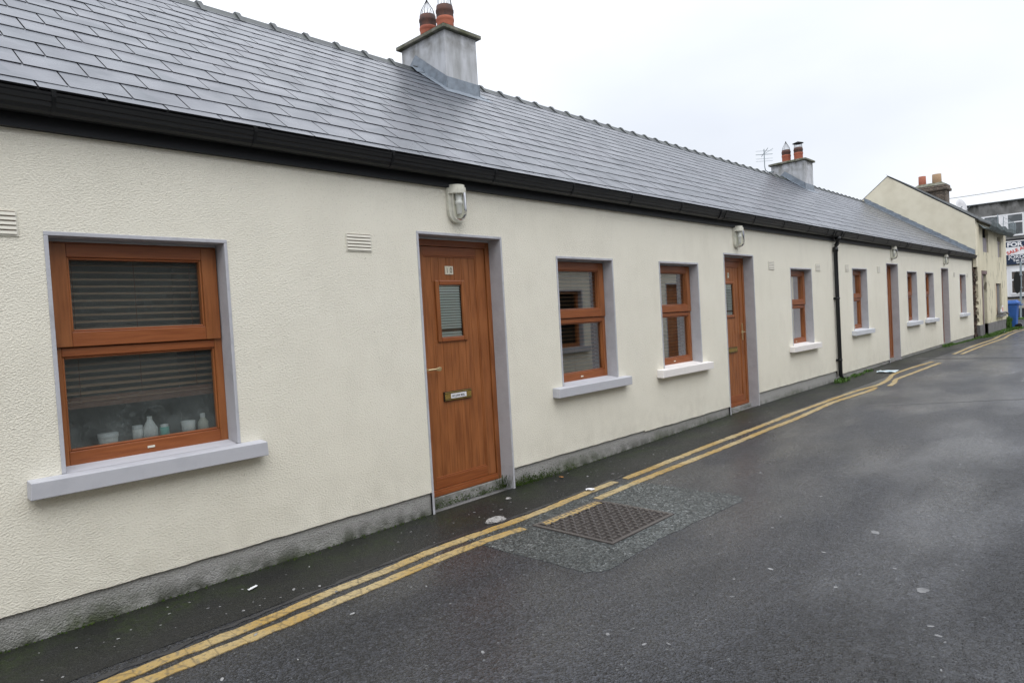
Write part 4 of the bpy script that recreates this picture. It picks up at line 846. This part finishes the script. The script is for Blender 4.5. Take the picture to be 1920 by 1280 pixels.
# ------------------------------------------------------------------ wheeled bin
bn = thing('wheelie_bin', 'blue wheeled refuse bin standing beyond the derelict house corner', 'bin', (33.95, -.08, 0))
m = MB(); vs = []
for z, a, b in ((.06, .21, .24), (1.0, .27, .33)): vs += [(33.95-b, -.10-a, z), (33.95+b, -.10-a, z), (33.95+b, -.10+a, z), (33.95-b, -.10+a, z)]
m.faces(vs, [(0, 1, 5, 4), (1, 2, 6, 5), (2, 3, 7, 6), (3, 0, 4, 7), (0, 3, 2, 1), (4, 5, 6, 7)]); build('body', m, BLUEB, bn, bevel=.03)
m = MB(); m.box(33.59, 34.31, -.42, .22, 1.0, 1.06); m.faces([(33.60, -.42, 1.062), (34.30, -.42, 1.062), (34.30, .20, 1.062), (33.60, .20, 1.062), (33.68, -.32, 1.17), (34.22, -.32, 1.17), (34.22, .12, 1.17), (33.68, .12, 1.17)], [(0, 1, 5, 4), (1, 2, 6, 5), (2, 3, 7, 6), (3, 0, 4, 7), (4, 5, 6, 7)]); build('lid', m, BLUEB, bn, bevel=.015)
for x in (33.72, 34.18):
    m = MB(); n = 18; vs = [(x+dx, -.36+.10*math.cos(2*math.pi*j/n), .10+.10*math.sin(2*math.pi*j/n)) for dx in (-.03, .03) for j in range(n)]
    m.faces(vs, [(j, (j+1) % n, n+(j+1) % n, n+j) for j in range(n)]+[tuple(range(n))[::-1], tuple(range(n, 2*n))]); build('wheel', m, RUB, bn)
m = MB(); m.tube([(33.7, -.50, .97), (34.2, -.50, .97)], .018, 8); m.box(33.7, 33.74, -.50, -.40, .95, .99); m.box(34.16, 34.2, -.50, -.40, .95, .99); build('handle', m, BLUEB, bn)

# ------------------------------------------------------------------ building across the junction
cb = thing('commercial_building', 'grey stained two storey building with white windows across the junction', 'building', (50, 0, 0)); FX = 47.5
m = MB(); m.box(FX, 58, -14, 12, 4.53, 6.70); m.box(FX-.04, FX, -14, 12, 4.53, 4.61); build('upper_wall', m, ROUGHC, cb)
m = MB(); m.box(FX, 58, -14, 12, -.1, 4.53); build('lower_wall', m, BEIGE, cb)
m = MB(); m.box(FX-.06, FX, -14, 12, -.1, .56); m.box(FX-.08, FX, -14, 12, 1.14, 1.24); m.box(FX-.10, FX, -14, 12, 4.45, 4.53); build('painted_band', m, DKBAND, cb)
m = MB(); m.box(FX-.12, 58.1, -14.1, 12.1, 6.70, 6.76); build('roof_edge', m, RIDGE, cb)
def bwin(y0, y1, z0, z1, cuts, hz):
    f = MB(); x_ = FX-.05
    f.box(x_, FX, y0, y1, z0, z0+.09); f.box(x_, FX, y0, y1, z1-.07, z1)
    for y in [y0, y1-.08]+[c_-.04 for c_ in cuts]: f.box(x_-.002, FX, y, y+.08, z0+.09, z1-.07)
    f.box(x_-.001, FX, y0+.08, y1-.08, hz, hz+.07)
    o = build('window', f, WHITE, cb); g_ = MB(); g_.poly([(FX-.02, y0, z0), (FX-.02, y0, z1), (FX-.02, y1, z1), (FX-.02, y1, z0)][::-1]); build('pane', g_, PANEB, o); return o
PANEB = mat('far_window_glass', (.075, .085, .09), .12, .7, var=(1.2, (.20, .22, .23), .45, .6))
PANEL = mat('far_dark_pane', (.05, .04, .038), .15, .7, var=(1.5, (.12, .10, .09), .4, .6))
bwin(.72, 3.6, 4.70, 5.98, (1.5, 1.85, 2.6), 5.45)
bwin(-3.0, -.3, 4.70, 5.98, (-1.2,), 5.45)
m = MB(); m.box(FX-.04, FX, 1.50, 1.86, 4.79, 5.91); m.box(FX-.045, FX, .6, 2.5, 1.24, 2.92); m.box(FX-.06, FX, .3, 2.6, 2.92, 3.0); build('white_panel', m, WHITE, cb)
f = MB(); f.box(FX-.09, FX-.045, .70, 1.42, 1.36, 1.46); f.box(FX-.09, FX-.045, .70, 1.42, 2.66, 2.74); f.box(FX-.09, FX-.045, 1.36, 1.43, 1.46, 2.66); f.box(FX-.09, FX-.045, .70, .78, 1.46, 2.66); f.box(FX-.089, FX-.045, 1.1, 1.36, 2.15, 2.24)
o = build('window', f, WHITE, cb); g_ = MB(); g_.poly([(FX-.06, .75, 1.4), (FX-.06, .75, 2.7), (FX-.06, 1.40, 2.7), (FX-.06, 1.40, 1.4)][::-1]); build('pane', g_, PANEL, o)
m = MB(); xf = FX-.16; m.box(xf, FX-.05, -2.2, 1.60, 3.07, 4.42, 0)
sgn = thing('estate_agent_sign', 'large blue and white for sale board with red sale agreed lettering', 'sign', (FX-.1, -.3, 3.07))
m.poly([(xf-.004, 1.60, 3.07), (xf-.004, -2.2, 3.07), (xf-.004, -2.2, 3.62), (xf-.004, 1.60, 3.62)], 1); m.poly([(xf-.004, 1.60, 4.06), (xf-.004, -2.2, 4.06), (xf-.004, -2.2, 4.37), (xf-.004, 1.60, 4.37)], 1)
build('board', m, [SIGNW, NAVY], sgn)
m = MB(); U, V = (0, -1, 0), (0, 0, 1)
text_mb(m, 'FOR SALE', .32, (xf-.008, 1.53, 4.10), U, V, 0, 1.15, .014)
text_mb(m, 'JORDAN', .27, (xf-.008, 1.48, 3.41), U, V, 0, 1.1, .004)
text_mb(m, 'Tel: (041) 4', .19, (xf-.008, 1.28, 3.235), U, V, 0, 1.05, .006); text_mb(m, 'www.jordan', .14, (xf-.008, 1.12, 3.115), U, V, 0, 1.2, .004)
build('white_lettering', m, SIGNW, sgn); m = MB()
text_mb(m, 'SALE AGREED', .25, (xf-.012, 1.52, 3.64), Vector((0, -math.cos(.33), math.sin(.33))), Vector((0, math.sin(.33), math.cos(.33))), 0, 1.05, .008)
build('red_lettering', m, REDL, sgn)
sp = thing('signpost', 'grey steel post carrying a dark oval sign seen edge on', 'signpost', (46.2, .87, 0))
m = MB(); m.tube([(46.2, .88, 0), (46.2, .80, 3.17)], .05, 10); build('pole', m, GALV, sp)
m = MB(); pts = [(.16*math.cos(a), .64*math.sin(a)*(1 if abs(math.sin(a)) < .8 else .97)) for a in [2*math.pi*i/24 for i in range(24)]]
vs = [(46.12+dx, .98+p, 2.02+q) for dx in (0, -.06) for p, q in pts]; m.faces(vs, [(j, (j+1) % 24, 24+(j+1) % 24, 24+j) for j in range(24)]+[tuple(range(24)), tuple(range(24, 48))[::-1]]); build('sign_plate', m, TEXTK, sp)
m = MB()
for z in (1.7, 2.4): m.box(46.07, 46.26, .74, .98, z, z+.05)
build('bracket', m, GALV, sp)
S(sheet('far_pavement', -30, 30, 44.6, 47.45, .004, GREYC))
# overhead wire
m = MB(); pa, pb = Vector((40, 3.03, 6.41)), Vector((40, -6.0, 6.95)); m.tube([pa.lerp(pb, i/14)-Vector((0, 0, .45*4*(i/14)*(1-i/14)*.35)) for i in range(15)]+[], .012, 6)
m.tube([(40, 9, 6.6), pa], .012, 6); tag(rebase(build('overhead_cable', m, TEXTK), (40, 3.03, 6.41)), 'thin overhead cable crossing the pale sky beside the brick chimney', 'cable')

# ------------------------------------------------------------------ opposite terrace (stands behind the photographer, mirrored in the glass)
op = thing('opposite_terrace', 'cream row of cottages across the lane, seen mirrored in the glass', 'cottage row', (12, -4.6, 0)); OY = -4.6
m = MB(); oops = [(x, x+W, .845, 2.10) for x in (-4.6, 3.2, 7.2, 10.8, 18.2, 22.5)]+[(x, x+W, -.1, 2.25) for x in (-1.0, 5.2, 15.3, 20.3)]
xs = sorted({-9, 30}|{o[0] for o in oops}|{o[1] for o in oops}); zs = [-.1, .845, 2.10, 2.25, 2.75]
for i in range(len(xs)-1):
    for j in range(len(zs)-1):
        xm, zm = (xs[i]+xs[i+1])/2, (zs[j]+zs[j+1])/2
        if not any(o[0] < xm < o[1] and o[2] < zm < o[3] for o in oops): m.poly([(xs[i+1], OY, zs[j]), (xs[i], OY, zs[j]), (xs[i], OY, zs[j+1]), (xs[i+1], OY, zs[j+1])])
m.box(-9, 30, OY-6.3, OY-6.0, -.1, 2.7); m.box(-9, -8.8, OY-6, OY, -.1, 2.7); m.box(29.8, 30, OY-6, OY-.01, -.1, 2.7); build('wall', m, WALL, op)
m = MB(); m.prism([(OY+.12, 2.70), (OY+.12, 2.82), (OY-3.1, 5.0), (OY-6.4, 2.82), (OY-6.4, 2.70)], -9, 30); build('roof', m, SLATE, op)
m = MB(); m.box(-9, 30, OY+.001, OY+.14, 2.6, 2.69); build('gutter', m, BLACK, op)
for (a, b, p, q) in oops:
    m = MB(); isd = p < 0
    for u in ((a+.035, a+.12, p, q), (b-.12, b-.035, p, q)): m.box(u[0], u[1], OY-.15, OY-.10, u[2], u[3])
    if isd: m.box(a+.12, b-.12, OY-.15, OY-.12, .05, q)
    else:
        for z in (p, 1.42, q-.09): m.box(a+.12, b-.12, OY-.15, OY-.10, z, z+.08)
    f_ = build('door' if isd else 'window', m, OAK, op)
    m = MB()
    for u in ((a, a+.035), (b-.035, b)): m.box(u[0], u[1], OY-.14, OY+.006, p, q)
    m.box(a+.035, b-.035, OY-.14, OY+.006, q-.035, q)
    if not isd: m.box(a-.14, b+.14, OY-.1, OY+.08, .735, .845)
    build('surround', m, REVEAL, f_)
    if not isd: m = MB(); m.poly([(a, OY-.17, p), (b, OY-.17, p), (b, OY-.17, q), (a, OY-.17, q)][::-1]); build('pane', m, VOID, f_)

# ------------------------------------------------------------------ litter and plants
def lump(name, lab, cat, c, s, m_, seed, flat=.45):
    rnd = random.Random(seed); mb = MB(); n, k = 12, 6; vs = []
    for i in range(k+1):
        for j in range(n):
            a = 2*math.pi*j/n; r = math.cos(i/k*math.pi/2)**.6*(1+rnd.uniform(-.22, .22)); vs.append((c[0]+s[0]*r*math.cos(a), c[1]+s[1]*r*math.sin(a), .004+s[2]*math.sin(i/k*math.pi/2)*(1+rnd.uniform(-.2, .2))))
    mb.faces(vs, [(i*n+j, i*n+(j+1) % n, (i+1)*n+(j+1) % n, (i+1)*n+j) for i in range(k) for j in range(n)], 0)
    o = build(name, mb, m_); tag(rebase(o, (c[0], c[1], 0)), lab, cat)
lump('cement_lump', 'crumbled lump of pale cement beside the yellow line near the manhole', 'rubble', (3.44, -.545), (.085, .052, .022), CHIP, 3)
lump('cement_lump', 'small pale cement crumb below the door numbered 10', 'rubble', (3.93, -.20), (.028, .02, .01), CHIP, 6)
def scrap(name, lab, cat, c, w_, h_, rot, m_, seed, lift=.012):
    rnd = random.Random(seed); mb = MB(); n = 6; vs = []
    for i in range(n+1):
        for j in range(n+1):
            x, y = (i/n-.5)*w_, (j/n-.5)*h_; x += rnd.uniform(-.06, .06)*w_; y += rnd.uniform(-.06, .06)*h_
            X = c[0]+x*math.cos(rot)-y*math.sin(rot); Y = c[1]+x*math.sin(rot)+y*math.cos(rot); vs.append((X, Y, zg(X)+.012+rnd.uniform(0, lift)))
    k = n+1; mb.faces(vs, [(i*k+j, (i+1)*k+j, (i+1)*k+j+1, i*k+j+1) for i in range(n) for j in range(n)], 0)
    o = build(name, mb, m_); tag(rebase(o, (c[0], c[1], zg(c[0]))), lab, cat)
scrap('paper_scrap', 'crumpled white paper scrap lying on the yellow line by the manhole', 'litter', (4.50, -.635), .05, .075, .6, PAPER, 1)
scrap('wrapper', 'flat pale blue and white wrapper on the pavement beyond the drainpipe', 'litter', (14.5, -.42), .30, .34, .1, BLUEP, 2, .02)
scrap('paper_scrap', 'tiny white scrap in the grass before the derelict house', 'litter', (30.2, -.36), .28, .12, .1, PAPER, 5, .04)
scrap('paper_scrap', 'orange brown scrap lying in front of the damp plinth', 'litter', (4.72, -.13), .014, .045, .2, ORANGE, 6, .004)
scrap('paper_scrap', 'torn pale strip of paper on the dark tarmac below the large window', 'litter', (1.68, -.27), .07, .02, .4, PAPER, 7, .006)
def blades(mb, c, n, rx, ry, h, seed, w_=.006, lean=.6):
    rnd = random.Random(seed)
    for i in range(n):
        x, y = c[0]+rnd.gauss(0, rx), c[1]+rnd.gauss(0, ry)
        if y > -.006 and x < 26.5: y = -.01-rnd.random()*.03
        z = zg(x)+.002; a = rnd.uniform(0, 2*math.pi); hh = h*rnd.uniform(.4, 1.1); dx, dy = math.cos(a), math.sin(a); l = lean*hh*rnd.random(); ww = w_*rnd.uniform(.6, 1.4)
        p1 = (x+dx*l*.4, y+dy*l*.4, z+hh*.6); p2 = (x+dx*l, y+dy*l, z+hh*rnd.uniform(.7, 1))
        mb.faces([(x-dy*ww*.4, y+dx*ww*.4, z), (x+dy*ww*.4, y-dx*ww*.4, z), (p1[0]+dy*ww, p1[1]-dx*ww, p1[2]), (p1[0]-dy*ww, p1[1]+dx*ww, p1[2]), p2], [(0, 1, 2, 3), (3, 2, 4)])
for x, y, n, rx, h, lab in ((12.72, -.12, 260, .16, .09, 'bright green weeds growing at the foot of the black drainpipe'), (13.78, -.07, 160, .18, .05, 'low green weed patch against the plinth just beyond the drainpipe'), (14.5, -.06, 90, .12, .05, 'thin weed patch under the first window beyond the drainpipe'), (22.1, -.06, 220, .35, .08, 'small green weeds at the foot of the farthest cottage door'), (4.19, .02, 70, .045, .10, 'dark weed tuft in the right corner of the door numbered 10')):
    mb = MB()
    if y > 0:
        rnd = random.Random(4)
        for i in range(n):
            a = Vector((4.19-abs(rnd.gauss(0, .05)), .09-abs(rnd.gauss(0, .03)), .01)); b = a+Vector((rnd.gauss(-.01, .03), rnd.gauss(-.03, .02), rnd.uniform(.02, .12))); w_ = rnd.uniform(.002, .005)
            mb.faces([a, a+Vector((w_, 0, 0)), b+Vector((w_, 0, .003)), b], [(0, 1, 2, 3)])
        mt = MOSS
    else: blades(mb, (x, y), n, rx, .035, h, int(x*10), .009); mt = LEAF
    tag(rebase(build('weed_tuft', mb, mt), (x, y, zg(x))), lab, 'weeds')
mb = MB()
for i in range(60): x = 21.5+i*.19; blades(mb, (x, -.12 if x < 26.5 else -.24), 60 if x > 26 else 26, .12, .035 if x < 26.5 else .10, .03 if x < 26.5 else .09, 100+i, .012)
blades(mb, (33.2, -.35), 500, .5, .12, .10, 5, .012); blades(mb, (32.9, -.15), 300, .12, .03, .55, 6, .03, .3)
tag(build('grass', mb, LEAF), 'ragged green grass verge along the foot of the derelict house', 'grass', kind='stuff')
mb = MB(); blades(mb, (45.0, 1.0), 1500, .25, 1.0, .10, 7, .03); tag(build('grass', mb, LEAF), 'strip of grass across the junction below the grey building', 'grass', kind='stuff')
rnd = random.Random(31); mb = MB()
for i in range(1500):                                     # cushions of moss at the foot of the plinths and the threshold
    r_ = rnd.random()
    if r_ < .40: x = 4.25+abs(rnd.gauss(0, .35)); y = .017-abs(rnd.gauss(0, .006)); z = abs(rnd.gauss(0, .035))
    elif r_ < .60: x = rnd.uniform(3.33, 4.18); y = .098-abs(rnd.gauss(0, .008)); z = abs(rnd.gauss(0, .03))
    else:
        x = rnd.uniform(.5, 9); y = .012-abs(rnd.gauss(0, .018)); z = zg(x)+abs(rnd.gauss(0, .006))
        if 3.2 < x < 4.3: continue
    s_ = rnd.uniform(.003, .008); a = rnd.uniform(0, 3)
    mb.faces([(x-s_, y, z), (x+s_*math.cos(a), y-s_, z), (x+s_, y, z+s_*.5), (x, y-s_*.4, z+s_*1.3)], [(0, 1, 3), (1, 2, 3), (0, 3, 2)])
tag(build('moss', mb, MOSS), 'dark green moss along the foot of the plinth', 'moss', kind='stuff')
